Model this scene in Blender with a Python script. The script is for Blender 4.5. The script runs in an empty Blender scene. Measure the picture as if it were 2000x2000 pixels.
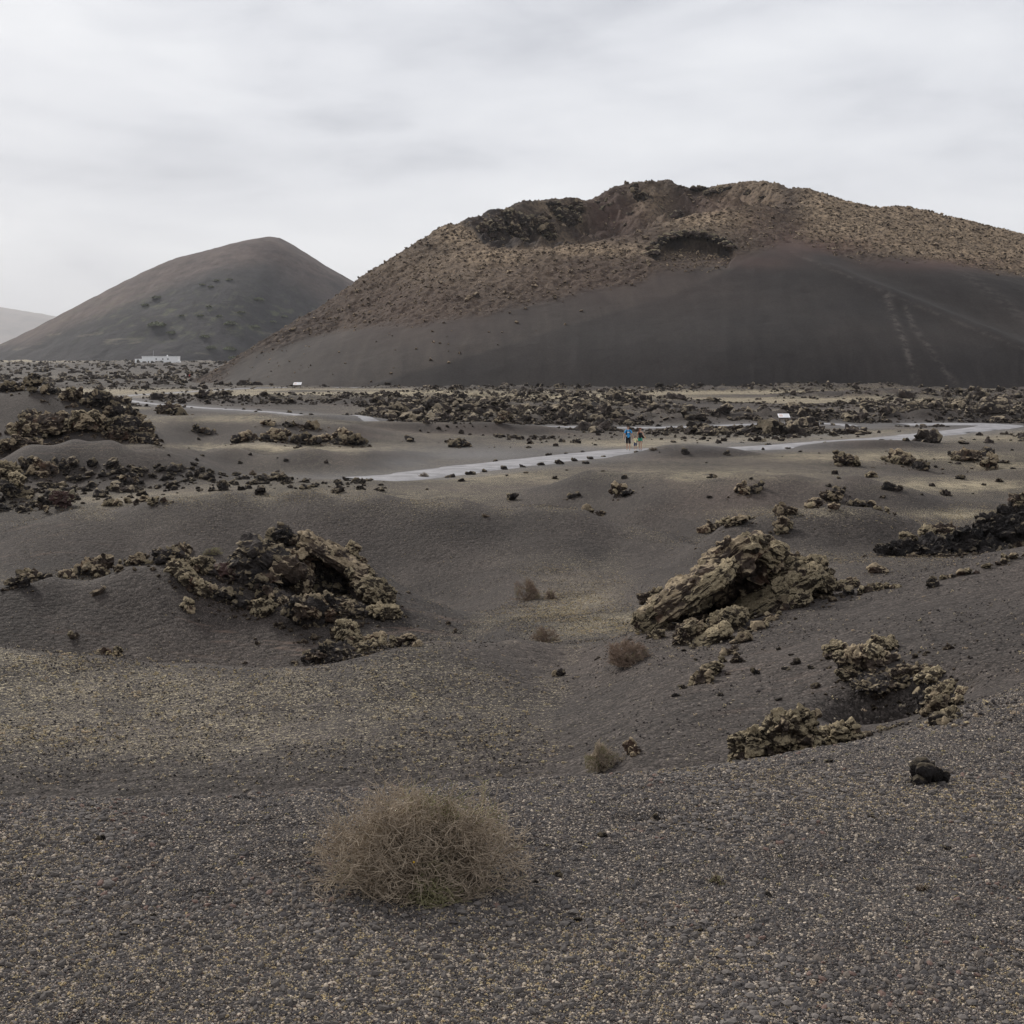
import bpy, bmesh, math, random
import numpy as np
from mathutils import Matrix, Vector, Euler

# ------------------------------------------------------------------ camera
F = 2747.0            # focal length in photo pixels (40 degree view, 2000 px wide)
HZ = 700.0            # horizon row in the photo
EYE = 1.65
sc = bpy.context.scene
cam_d = bpy.data.cameras.new('camera'); cam = bpy.data.objects.new('camera', cam_d)
sc.collection.objects.link(cam); sc.camera = cam
cam.location = (0, 0, EYE); cam.rotation_euler = (math.radians(90), 0, 0)
cam_d.sensor_width = 36; cam_d.lens = 36*F/2000; cam_d.shift_y = -(1000-HZ)/2000
cam_d.clip_start = 0.05; cam_d.clip_end = 60000
# ------------------------------------------------------------------ sky
SUN_EL, SUN_AZ = math.radians(32), math.radians(-36)    # azimuth from +Y towards +X
w = bpy.data.worlds.new('World'); sc.world = w; w.use_nodes = True
nt = w.node_tree; nt.nodes.clear()
def N(nt, t, **k):
    n = nt.nodes.new(t)
    for a, b in k.items():
        if a == 'i':
            for s, v in b.items():
                n.inputs[s].default_value = v
        else: setattr(n, a, b)
    return n
def L(nt, a, b): nt.links.new(a, b)
out = N(nt, 'ShaderNodeOutputWorld'); bg = N(nt, 'ShaderNodeBackground', i={'Strength': 0.1})
sky = N(nt, 'ShaderNodeTexSky', sky_type='NISHITA', sun_disc=False)
sky.sun_elevation = SUN_EL; sky.sun_rotation = SUN_AZ; sky.air_density = 1; sky.dust_density = 2
tc = N(nt, 'ShaderNodeTexCoord')
mp = N(nt, 'ShaderNodeMapping'); mp.inputs['Scale'].default_value = (2.6, 2.6, 8); mp.inputs['Location'].default_value = (0.35, 1.2, 0.75)
L(nt, tc.outputs['Generated'], mp.inputs['Vector'])
n1 = N(nt, 'ShaderNodeTexNoise', i={'Scale': 1.0, 'Detail': 6.0, 'Roughness': 0.5, 'Distortion': 0.6}); L(nt, mp.outputs[0], n1.inputs['Vector'])
n2_ = N(nt, 'ShaderNodeTexNoise', i={'Scale': 3.1, 'Detail': 5.0, 'Roughness': 0.55, 'Distortion': 0.4}); L(nt, mp.outputs[0], n2_.inputs['Vector'])
nm_ = N(nt, 'ShaderNodeMath', operation='MULTIPLY_ADD'); nm_.inputs[1].default_value = .30; L(nt, n2_.outputs['Fac'], nm_.inputs[0])
nm2 = N(nt, 'ShaderNodeMath', operation='MULTIPLY'); nm2.inputs[1].default_value = .70; L(nt, n1.outputs['Fac'], nm2.inputs[0]); L(nt, nm2.outputs[0], nm_.inputs[2])
cr = N(nt, 'ShaderNodeValToRGB'); L(nt, nm_.outputs[0], cr.inputs[0])
e = cr.color_ramp.elements
e[0].position = 0.36; e[0].color = (0.525, 0.54, 0.59, 1)
e[1].position = 0.62; e[1].color = (0.83, 0.84, 0.87, 1)
mid = e.new(0.48); mid.color = (0.71, 0.722, 0.765, 1)
ml = N(nt, 'ShaderNodeVectorMath', operation='SCALE'); ml.inputs['Scale'].default_value = 4.2
L(nt, cr.outputs[0], ml.inputs[0])
mx = N(nt, 'ShaderNodeMixRGB', i={'Fac': 0.98}); L(nt, sky.outputs[0], mx.inputs[1]); L(nt, ml.outputs[0], mx.inputs[2])
L(nt, mx.outputs[0], bg.inputs['Color']); L(nt, bg.outputs[0], out.inputs[0])
# ------------------------------------------------------------------ sun behind cloud
sd = bpy.data.lights.new('sun', 'SUN'); sd.energy = 1.5; sd.angle = math.radians(11); sd.color = (1, 0.95, 0.88)
so = bpy.data.objects.new('sun', sd); sc.collection.objects.link(so); so.location = (-30, -40, 80)
dv = Vector((math.sin(SUN_AZ)*math.cos(SUN_EL), math.cos(SUN_AZ)*math.cos(SUN_EL), math.sin(SUN_EL)))
so.rotation_euler = dv.to_track_quat('Z', 'Y').to_euler()
vs = sc.view_settings
sc.display_settings.display_device = 'sRGB'; vs.view_transform = 'Standard'; vs.look = 'None'; vs.exposure = 1.36; vs.gamma = 1; vs.use_curve_mapping = False
sc.render.engine = 'CYCLES'
random.seed(5); rng = np.random.default_rng(5)
COL = sc.collection

# ================================================================== numpy noise
def _h(ix, iy, iz, s):
    n = (ix.astype(np.int64)*374761393 + iy.astype(np.int64)*668265263 + iz.astype(np.int64)*1440662683 + s*974711) & 0xffffffff
    n = ((n ^ (n >> 13))*1274126177) & 0xffffffff
    n = ((n ^ (n >> 15))*668265263) & 0xffffffff
    return (n ^ (n >> 16))/4294967296.0
def vnoise(P, s=0):
    I = np.floor(P); f = P-I; I = I.astype(np.int64)
    f = f*f*f*(f*(f*6-15)+10)
    x, y, z = I[:, 0], I[:, 1], I[:, 2]; fx, fy, fz = f[:, 0], f[:, 1], f[:, 2]
    r = 0
    for a in (0, 1):
        wx = fx if a else 1-fx
        for b in (0, 1):
            wy = fy if b else 1-fy
            for c in (0, 1):
                wz = fz if c else 1-fz
                r = r + wx*wy*wz*_h(x+a, y+b, z+c, s)
    return r*2-1
def fbm(P, s=0, o=4, lac=2.07, g=0.5):
    r = 0; a = 1.0; t = 0; Q = P.copy()
    for k in range(o):
        r = r + a*vnoise(Q, s+k*17); t += a; a *= g; Q = Q*lac+3.7
    return r/t
def ridged(P, s=0, o=4, lac=2.1, g=0.5):
    r = 0; a = 1.0; t = 0; Q = P.copy()
    for k in range(o):
        r = r + a*(1-2*np.abs(vnoise(Q, s+k*17))); t += a; a *= g; Q = Q*lac+5.1
    return r/t
def worley(P, s=0, ids=False):
    I = np.floor(P).astype(np.int64); d1 = np.full(len(P), 9.0); d2 = d1.copy(); cid = np.zeros(len(P))
    for a in (-1, 0, 1):
        for b in (-1, 0, 1):
            for c in (-1, 0, 1):
                J = I+np.array([a, b, c])
                q = np.stack([_h(J[:, 0], J[:, 1], J[:, 2], s+k) for k in (1, 2, 3)], 1)+J
                d = np.sqrt(((q-P)**2).sum(1))
                cid = np.where(d < d1, _h(J[:, 0], J[:, 1], J[:, 2], s+9), cid) if ids else cid
                d2 = np.minimum(d2, np.maximum(d, d1)); d1 = np.minimum(d1, d)
    return (d1, d2, cid) if ids else (d1, d2)
def P3(x, y, z=None):
    return np.stack([x, y, np.zeros_like(x) if z is None else z], 1)
def sst(a, b, x):
    t = np.clip((x-a)/(b-a), 0, 1); return t*t*(3-2*t)
# thin-plate spline
def tps(Pc, v, lam=1e-4):
    n = len(Pc); d = np.sqrt(((Pc[:, None]-Pc[None])**2).sum(2))+1e-12
    K = d*d*np.log(d)+lam*np.eye(n); A = np.zeros((n+3, n+3)); A[:n, :n] = K
    A[:n, n] = 1; A[:n, n+1:] = Pc; A[n, :n] = 1; A[n+1:, :n] = Pc.T
    return Pc, np.linalg.solve(A, np.concatenate([v, np.zeros(3)]))
def tps_eval(t, Q):
    Pc, c = t; n = len(Pc); r = np.empty(len(Q))
    for i in range(0, len(Q), 20000):
        q = Q[i:i+20000]
        d2 = (q[:, 0:1]-Pc[None, :, 0])**2+(q[:, 1:2]-Pc[None, :, 1])**2+1e-20
        r[i:i+20000] = (0.5*d2*np.log(d2))@c[:n]+c[n]+q@c[n+1:]
    return r
def Wp(px, py, Y):      # photo pixel + distance -> world point
    return Vector(((px-1000)/F*Y, Y, EYE-(py-HZ)/F*Y))

# ================================================================== tags and meshes
def tag(o, label=None, cat=None, group=None, kind=None):
    if label: o['label'] = label
    if cat: o['category'] = cat
    if group: o['group'] = group
    if kind: o['kind'] = kind
    return o
def np_mesh(name, V, Fc, smooth=True, attrs=None):
    me = bpy.data.meshes.new(name); V = np.ascontiguousarray(V, dtype=np.float32); Fc = np.ascontiguousarray(Fc, dtype=np.int32)
    k = Fc.shape[1]; me.vertices.add(len(V)); me.vertices.foreach_set('co', V.ravel())
    me.loops.add(Fc.size); me.loops.foreach_set('vertex_index', Fc.ravel())
    me.polygons.add(len(Fc)); me.polygons.foreach_set('loop_start', np.arange(0, Fc.size, k, dtype=np.int32))
    me.polygons.foreach_set('loop_total', np.full(len(Fc), k, dtype=np.int32))
    me.update(calc_edges=True)
    me.polygons.foreach_set('use_smooth', np.full(len(Fc), smooth, dtype=bool))
    for a, v in (attrs or {}).items():
        at = me.attributes.new(a, 'FLOAT', 'POINT'); at.data.foreach_set('value', np.ascontiguousarray(v, dtype=np.float32))
    return me
def link(name, me, mat=None, parent=None):
    o = bpy.data.objects.new(name, me); COL.objects.link(o)
    if mat and me is not None and not len(me.materials): me.materials.append(mat)
    if parent: o.parent = parent
    return o
def empty(name, loc):
    o = bpy.data.objects.new(name, None); COL.objects.link(o); o.location = loc; o.empty_display_size = .2; return o
_ico = {}
def ico(sub):
    if sub not in _ico:
        bm = bmesh.new(); bmesh.ops.create_icosphere(bm, subdivisions=sub, radius=1)
        V = np.array([v.co[:] for v in bm.verts]); T = np.array([[v.index for v in f.verts] for f in bm.faces]); bm.free()
        _ico[sub] = (V, T)
    return _ico[sub]

# ================================================================== materials
def new_mat(name, rough=0.9, spec=0.2):
    m = bpy.data.materials.new(name); m.use_nodes = True; t = m.node_tree; b = t.nodes['Principled BSDF']
    b.inputs['Roughness'].default_value = rough; b.inputs['Specular IOR Level'].default_value = spec
    return m, t, b
def plain(name, col, rough=0.85, spec=0.2, var=0.12, scale=8):
    m, t, b = new_mat(name, rough, spec)
    tc = N(t, 'ShaderNodeTexCoord'); n = N(t, 'ShaderNodeTexNoise', i={'Scale': scale, 'Detail': 4.0}); L(t, tc.outputs['Object'], n.inputs['Vector'])
    c = ramp(t, n.outputs['Fac'], [(0.3, tuple(x*(1-var) for x in col)), (0.7, tuple(x*(1+var) for x in col))])
    L(t, c, b.inputs['Base Color']); return m
def ramp(t, fac, pts, interp='LINEAR'):
    r = N(t, 'ShaderNodeValToRGB'); r.color_ramp.interpolation = interp; L(t, fac, r.inputs[0]); e = r.color_ramp.elements
    for i, (p, c) in enumerate(pts):
        x = e[i] if i < 2 else e.new(p)
        x.position = p; x.color = (c[0], c[1], c[2], 1) if not isinstance(c, float) else (c, c, c, 1)
    return r.outputs[0]
def noise(t, vec, scale, detail=4, rough=.55, dist=0):
    n = N(t, 'ShaderNodeTexNoise', i={'Scale': scale, 'Detail': float(detail), 'Roughness': rough, 'Distortion': float(dist)}); L(t, vec, n.inputs['Vector']); return n.outputs['Fac']
def voro(t, vec, scale, feat='F1', rnd=1.0):
    n = N(t, 'ShaderNodeTexVoronoi', feature=feat, i={'Scale': scale, 'Randomness': rnd}); L(t, vec, n.inputs['Vector']); return n
def math_(t, op, a, b=None, c=None, clamp=False):
    n = N(t, 'ShaderNodeMath', operation=op, use_clamp=clamp)
    for i, x in enumerate((a, b, c)):
        if x is None: continue
        if isinstance(x, (int, float)): n.inputs[i].default_value = x
        else: L(t, x, n.inputs[i])
    return n.outputs[0]
def mix(t, fac, a, b, mode='MIX'):
    n = N(t, 'ShaderNodeMixRGB', blend_type=mode)
    for i, x in enumerate((fac, a, b)):
        if isinstance(x, (int, float)): n.inputs[i].default_value = x
        elif isinstance(x, tuple): n.inputs[i].default_value = (*x, 1)
        else: L(t, x, n.inputs[i])
    return n.outputs[0]
def attr(t, name, ty='GEOMETRY', o='Fac'):
    return N(t, 'ShaderNodeAttribute', attribute_name=name, attribute_type=ty).outputs[o]
def bump(t, b, h, strength, dist):
    n = N(t, 'ShaderNodeBump', i={'Strength': strength, 'Distance': dist}); L(t, h, n.inputs['Height']); L(t, n.outputs[0], b.inputs['Normal'])
def step(t, lo, hi, x):
    n = N(t, 'ShaderNodeMapRange', interpolation_type='SMOOTHSTEP'); 
    for i, v in ((0, x), (1, lo), (2, hi)):
        if isinstance(v, (int, float)): n.inputs[i].default_value = v
        else: L(t, v, n.inputs[i])
    return n.outputs[0]

ASH = (0.056, 0.0465, 0.041); ASH2 = (0.036, 0.0305, 0.0275); ASHR = (0.076, 0.058, 0.049); LICH = (0.39, 0.33, 0.235)
def ash_material():
    m, t, b = new_mat('black_ash_with_lichen', .95, .15)
    tc = N(t, 'ShaderNodeTexCoord'); v = tc.outputs['Object']
    c = ramp(t, noise(t, v, .22, 5), [(.36, ASH2), (.62, ASH)])
    c = mix(t, math_(t, 'MULTIPLY', step(t, .52, .74, noise(t, v, .11, 4)), .55), c, ASHR)
    # single grains, a few centimetres and finer
    g = voro(t, v, 60); gcol = ramp(t, N(t, 'ShaderNodeSeparateColor').outputs[0] if False else math_(t, 'FRACT', math_(t, 'MULTIPLY', g.outputs['Color'], 7.3)), [(0, .55), (.6, .95), (.9, 1.6), (1, 2.4)])
    c = mix(t, 1.0, c, gcol, 'MULTIPLY')
    g2 = voro(t, v, 11); s2 = N(t, 'ShaderNodeSeparateColor'); L(t, g2.outputs['Color'], s2.inputs[0])
    c = mix(t, 1.0, c, ramp(t, s2.outputs[0], [(0, .78), (1, 1.22)]), 'MULTIPLY')
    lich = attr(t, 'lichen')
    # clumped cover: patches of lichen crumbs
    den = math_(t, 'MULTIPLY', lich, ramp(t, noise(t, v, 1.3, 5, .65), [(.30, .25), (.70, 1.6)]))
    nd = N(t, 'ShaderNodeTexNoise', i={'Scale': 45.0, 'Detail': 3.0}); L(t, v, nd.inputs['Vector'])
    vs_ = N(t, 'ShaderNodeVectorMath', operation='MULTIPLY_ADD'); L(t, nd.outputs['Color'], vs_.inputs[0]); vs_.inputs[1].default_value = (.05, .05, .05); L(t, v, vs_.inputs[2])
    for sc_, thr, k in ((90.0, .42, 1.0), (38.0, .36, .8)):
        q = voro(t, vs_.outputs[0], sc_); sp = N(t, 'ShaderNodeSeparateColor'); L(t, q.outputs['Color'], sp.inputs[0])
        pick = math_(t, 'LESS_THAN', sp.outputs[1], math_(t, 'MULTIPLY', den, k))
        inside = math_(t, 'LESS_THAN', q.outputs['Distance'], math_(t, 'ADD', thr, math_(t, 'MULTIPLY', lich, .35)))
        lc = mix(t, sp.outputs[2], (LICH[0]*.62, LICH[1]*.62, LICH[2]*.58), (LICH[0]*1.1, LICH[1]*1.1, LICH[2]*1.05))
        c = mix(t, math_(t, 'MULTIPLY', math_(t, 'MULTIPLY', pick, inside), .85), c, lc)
    dust = attr(t, 'dust')
    c = mix(t, math_(t, 'MULTIPLY', dust, .7), c, ramp(t, noise(t, v, 3, 5), [(.3, (.105, .102, .104)), (.7, (.155, .15, .152))]))
    red = attr(t, 'red')
    mpr = N(t, 'ShaderNodeMapping'); mpr.inputs['Rotation'].default_value = (0, 0, .5); mpr.inputs['Scale'].default_value = (.7, 4.0, 1); L(t, v, mpr.inputs[0])
    rs = step(t, .54, .68, noise(t, mpr.outputs[0], 1.0, 5, .65, .4))
    c = mix(t, math_(t, 'MULTIPLY', math_(t, 'MULTIPLY', red, rs), .8), c, (.16, .112, .088))
    L(t, c, b.inputs['Base Color'])
    hgt = math_(t, 'ADD', math_(t, 'MULTIPLY', g.outputs['Distance'], -.35), math_(t, 'ADD', math_(t, 'MULTIPLY', g2.outputs['Distance'], -1.2), math_(t, 'MULTIPLY', noise(t, v, 2.2, 4), 1.6)))
    bump(t, b, hgt, .7, .03)
    return m
def rock_material(name, dark, mid_, lich, amount, bscale=9.0, bdist=.05, red=0.0):
    m, t, b = new_mat(name, .95, .12)
    tc = N(t, 'ShaderNodeTexCoord'); v = tc.outputs['Object']; oi = N(t, 'ShaderNodeObjectInfo')
    vv = N(t, 'ShaderNodeVectorMath', operation='ADD'); L(t, v, vv.inputs[0])
    off = N(t, 'ShaderNodeVectorMath', operation='SCALE'); L(t, oi.outputs['Random'], off.inputs['Scale']); off.inputs[0].default_value = (13, 7, 21); L(t, off.outputs[0], vv.inputs[1]); v = vv.outputs[0]
    c = ramp(t, noise(t, v, bscale*.28, 5, .6), [(.36, dark), (.64, mid_)])
    if red: c = mix(t, math_(t, 'MULTIPLY', step(t, .55, .7, noise(t, v, bscale*.15, 4)), red), c, (.155, .088, .058))
    c = mix(t, .8, c, ramp(t, noise(t, v, bscale*3, 4, .7), [(.3, .5), (.7, 1.5)]), 'MULTIPLY')
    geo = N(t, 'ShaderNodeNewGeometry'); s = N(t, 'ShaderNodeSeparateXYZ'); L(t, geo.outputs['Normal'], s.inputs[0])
    f = math_(t, 'ADD', noise(t, v, bscale*.55, 6, .65), math_(t, 'MULTIPLY', s.outputs[2], .24))  # lichen favours tops; dark steep and under sides also paint in shade
    f = math_(t, 'ADD', f, math_(t, 'MULTIPLY', attr(t, 'knob'), .34))  # pale knobs, dark crevices: crease shade put into the lichen colour
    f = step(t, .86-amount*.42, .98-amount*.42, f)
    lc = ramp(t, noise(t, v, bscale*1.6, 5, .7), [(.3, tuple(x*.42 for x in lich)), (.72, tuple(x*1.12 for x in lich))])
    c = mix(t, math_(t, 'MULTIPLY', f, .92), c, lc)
    c = mix(t, 1.0, c, ramp(t, oi.outputs['Random'], [(0, .70), (1, 1.25)]), 'MULTIPLY')
    L(t, c, b.inputs['Base Color'])
    h = math_(t, 'ADD', noise(t, v, bscale, 7, .7), math_(t, 'MULTIPLY', voro(t, v, bscale*2.2).outputs['Distance'], -.5))
    bump(t, b, h, .9, bdist)
    return m
M = {}
M['ash'] = ash_material()
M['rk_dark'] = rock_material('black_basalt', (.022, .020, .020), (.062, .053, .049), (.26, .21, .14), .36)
M['rk_black'] = rock_material('black_lava_and_cave_shade', (.016, .015, .015), (.044, .038, .036), (.17, .14, .10), .06)  # black lava, and the blocks that stand in for cave shade
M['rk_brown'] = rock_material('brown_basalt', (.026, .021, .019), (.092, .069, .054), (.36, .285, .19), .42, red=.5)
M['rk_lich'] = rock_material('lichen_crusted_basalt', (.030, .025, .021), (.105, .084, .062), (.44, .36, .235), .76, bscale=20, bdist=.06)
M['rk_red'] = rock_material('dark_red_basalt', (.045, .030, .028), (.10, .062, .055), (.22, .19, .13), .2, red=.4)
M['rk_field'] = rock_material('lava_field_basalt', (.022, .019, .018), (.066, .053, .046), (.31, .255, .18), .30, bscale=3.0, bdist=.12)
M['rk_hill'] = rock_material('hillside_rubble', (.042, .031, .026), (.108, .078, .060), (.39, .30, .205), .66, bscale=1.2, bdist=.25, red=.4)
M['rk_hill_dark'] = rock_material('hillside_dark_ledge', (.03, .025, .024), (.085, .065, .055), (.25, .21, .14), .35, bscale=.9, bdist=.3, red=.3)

# ================================================================== ground: control lines read off the photo, each with its distance
G = []
def g(*pts): G.extend(pts)
for px in (-450, 0, 400, 800, 1200, 1600, 2000, 2450):
    for Y, z in ((.6, 0), (1.2, 0), (2.2, 0), (3.3, 0.0), (4.4, -.03)):
        g((px, HZ+(EYE-z)*F/Y, Y))
# near crest and the dip behind it
g((-450,1580,5.6),(-200,1575,5.6),(0,1565,5.8),(300,1562,6),(600,1550,6.2),(800,1543,6.3),(1000,1535,6.4),(1200,1520,6.5),(1400,1500,6.8),(1600,1462,7.2),(1800,1415,7.8),(2000,1355,8.4),(2250,1290,9))
g((-450,1790,8),(-200,1790,8),(0,1785,8),(300,1770,8),(600,1750,8.1),(800,1720,8.2),(1000,1680,8.3),(1200,1610,8.4),(1400,1540,8.4),(1600,1472,8.6),(1800,1405,9.0),(2000,1325,9.5),(2250,1260,10))
# middle-left dune
g((-450,1575,9.8),(0,1575,9.8),(300,1570,9.8),(600,1560,9.8),(850,1550,9.8),(-450,1460,11),(-200,1465,11),(0,1468,11),(300,1470,11),(600,1462,11),(850,1455,11),(1030,1450,11),(-200,1355,13),(0,1362,13),(300,1372,13),(600,1375,13),(850,1345,13.4),(1000,1335,13.8))
g((-450,1240,16),(-200,1258,16),(0,1274,16),(200,1287,15.6),(400,1299,15.3),(560,1306,15),(640,1300,15),(730,1277,15.5),(820,1259,16.3),(1000,1253,17.6),(1130,1258,18.3))
g((1110,1475,10.6),(1115,1370,13.2),(1130,1300,16.0))
# right slope
g((1250,1475,9.6),(1250,1400,11.2),(1250,1330,12.8),(1250,1275,14.3),(1245,1232,16),(1380,1440,9.9),(1380,1350,11.6),(1380,1290,13),(1360,1235,15))
g((1500,1440,9.7),(1500,1350,11.2),(1500,1275,12.8),(1500,1205,15),(1500,1172,17),(1640,1330,11),(1640,1240,13),(1640,1190,15),(1640,1166,17.3),(1750,1395,9.8),(1750,1300,11),(1750,1220,12.8),(1750,1155,15.5),(1800,1126,17.5))
g((2000,1270,10.5),(2000,1195,12),(2000,1130,14.5),(2000,1080,17.5),(1900,1102,17.5),(2250,1150,12),(2250,1050,15),(2250,1030,18))
g((1330,1250,20.5),(1400,1270,21),(1500,1265,22),(1640,1255,22),(1800,1225,22),(2000,1195,22),(2250,1150,22),(1500,1150,25.5),(1640,1150,25.5),(1800,1130,26),(2000,1100,27),(1500,1115,29),(1640,1093,30),(1760,1090,30),(1900,1087,30.5),(2000,1075,31),(1450,1125,28))
g((1800,1040,36),(1900,1025,36),(2000,1010,37),(2250,1000,37))
# hollow with the left outcrop
g((-450,1380,19),(-200,1400,19),(0,1410,19),(200,1425,19),(400,1432,19),(560,1436,18.6),(700,1415,19),(850,1340,20),(1000,1290,21))
g((-200,1245,24.2),(-200,1180,25.4),(-200,1140,26.3),(0,1255,23.8),(0,1190,25),(0,1143,26.0),(100,1270,23.7),(100,1200,25),(100,1128,26.4),(250,1292,23.6),(250,1205,25.1),(250,1107,26.8),(340,1097,27.2),(400,1304,23.6),(400,1215,25.1),(420,1105,27.2))
g((500,1310,23.5),(500,1215,25.2),(500,1110,27.2),(560,1305,23.5),(560,1215,25.2),(560,1135,26.8),(560,1070,28.2),(640,1066,28.4),(680,1285,23.8),(680,1200,25.4),(680,1135,27),(720,1108,28.0),(800,1240,24.6),(800,1168,26.8),(870,1215,25.6),(930,1247,24.6))
g((-450,1150,32),(-200,1170,32),(0,1185,32),(150,1180,32.5),(250,1170,33),(400,1160,33),(560,1140,34),(700,1160,33.5),(800,1190,32.5),(900,1205,31))
# valley floor between the outcrops
g((1000,1240,23),(1100,1241,22.6),(1180,1240,22.6),(1000,1190,28.4),(1100,1180,29),(1200,1175,28.5),(1300,1180,26),(1000,1140,33),(1200,1130,33),(1330,1125,31))
# big dune behind
g((-200,1110,37),(0,1105,37.5),(250,1095,37.8),(500,1088,37.8),(750,1100,37.4),(1000,1103,36),(1200,1100,36),(1330,1085,35))
g((-200,1065,39.4),(0,1055,39.8),(250,1025,40),(500,1010,40.2),(750,1015,40),(1000,1042,39),(1200,1062,38),(1320,1062,37))
g((-450,1070,42),(-200,1045,42),(0,1023,42.2),(150,995,42.4),(300,975,42.6),(450,962,42.8),(600,960,42.8),(750,965,42.6),(900,975,42.4),(1050,988,42),(1150,1002,41.5),(1250,1028,40.5),(1330,1048,39.5))
g((-200,1120,50),(0,1100,50),(150,1085,50),(300,1070,50),(450,1062,50),(600,1055,50),(750,1050,50),(900,1042,50),(1050,1042,50),(1150,1044,49),(1250,1052,47),(1330,1058,44))
# right middle mounds
g((1420,1022,35.2),(1520,997,35.4),(1620,986,35.6),(1700,991,35.6),(1780,1013,35.6),(1380,1062,33.6),(1500,1060,32.8),(1640,1058,32.8),(1750,1058,33.4))
g((1400,1075,41),(1520,1068,41),(1620,1062,41),(1700,1062,41),(1800,1060,41),(2000,1040,43),(2250,1025,43))
g((1250,1002,49),(1400,992,48.5),(1550,988,48.5),(1700,995,48.5),(1850,1005,48),(2000,995,49.5),(1200,960,54),(1400,955,50.8),(1550,952,50.6),(1680,960,50.2),(1150,918,58.5),(1300,921,55.5),(1450,924,53.6),(1553,927,53),(1680,931,52.6),(1771,952,52.4),(1898,975,52))
g((1300,970,64),(1553,985,61),(1680,985,60),(1780,988,60),(1900,990,59),(1750,945,68),(1850,952,67.6),(2000,962,67),(1760,933,70),(1894,926,73),(2000,911,74),(2250,900,75),(2000,945,86),(1850,942,84))
# left: rubble hollow, ash mound, rocky rise
g((0,1000,58),(150,988,58),(300,976,58.5),(500,960,60),(700,950,61),(0,935,65),(150,925,66),(300,930,66),(450,935,66),(600,938,66))
g((-200,885,68),(54,876,70),(145,861,70),(217,864,70),(308,880,70),(362,897,70),(435,919,70),(489,929,70))
g((54,905,74),(145,905,74),(217,905,74),(308,908,74),(400,905,75),(0,860,77),(100,855,78),(220,865,78),(300,872,78))
g((-200,780,84),(0,770,84),(80,765,84),(170,775,84),(230,800,83),(280,840,82),(0,820,80),(100,815,80),(200,825,80))
g((-200,800,94),(0,800,94),(170,820,94),(280,850,92))
g((330,869,88),(450,870,88),(600,873,87),(720,876,86),(450,900,84),(600,905,83),(720,910,82),(450,935,76),(600,935,75))
g((330,880,98),(450,880,98),(600,880,98),(720,880,97),(362,817,118),(460,820,118),(560,822,117),(680,835,114),(400,850,113.5),(600,855,112.5),(400,880,106),(600,880,105))
g((362,835,132),(460,832,132),(560,830,132))
# centre approach to the path
g((800,952,62),(900,950,62),(1000,950,62),(1100,950,62),(750,938,72),(900,930,73),(1050,925,73))
ZP = -5.0      # the plain with the path
def yp(py, z=ZP): return (EYE-z)*F/(py-HZ)
for px in (700, 850, 1000, 1150, 1300, 1450, 1600, 1800, 2000, 2250):
    for Y in (96, 110, 128): g((px, HZ+(EYE-ZP)*F/Y, Y))
for px in (-450, -100, 250, 600, 1000, 1400, 1800, 2450):
    for Y, z in ((150, -5), (190, -5), (240, -5), (300, -5), (370, -5.2), (480, -5.4), (700, -4.6), (1200, -2.9), (2000, -2.0), (3500, -2), (7000, -6), (14000, -20), (25000, -40)):
        g((px, HZ+(EYE-z)*F/Y, Y))
# steep lee side straight behind each crest
CREST = [[(-200,1575,5.6),(0,1565,5.8),(300,1562,6),(600,1550,6.2),(800,1543,6.3),(1000,1535,6.4),(1200,1520,6.5)],
 [(-200,1258,16),(0,1274,16),(200,1287,15.6),(400,1299,15.3),(560,1306,15),(640,1300,15),(730,1277,15.5),(820,1259,16.3),(910,1255,17)],
 [(0,1143,26.0),(100,1128,26.4),(250,1107,26.8),(340,1097,27.2)],
 [(-200,1045,42),(0,1023,42.2),(150,995,42.4),(300,975,42.6),(450,962,42.8),(600,960,42.8),(750,965,42.6),(900,975,42.4),(1050,988,42),(1150,1002,41.5),(1250,1028,40.5)],
 [(1420,1022,35.2),(1520,997,35.4),(1620,986,35.6),(1700,991,35.6),(1780,1013,35.6)],
 [(1450,924,53.6),(1553,927,53),(1680,931,52.6),(1771,952,52.4)],
 [(1640,1166,17.3),(1800,1126,17.5),(1900,1102,17.5),(2000,1080,17.5)],
 [(54,876,70),(145,861,70),(217,864,70),(308,880,70),(362,897,70)],
 [(330,869,88),(450,870,88),(600,873,87)]]
for cl in CREST:
    for px, py, Y in cl:
        z = EYE-(py-HZ)/F*Y-.50*.055*Y; Y2 = Y*1.055; g((px, HZ+(EYE-z)/Y2*F, Y2))
G = np.array(G, float)
gu = (G[:, 0]-1000)/F; gz = EYE-(G[:, 1]-HZ)/F*G[:, 2]; PW = .75
T_G = tps(np.stack([gu*2.2, np.log(G[:, 2])], 1), gz/G[:, 2]**PW, 1e-5)

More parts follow.
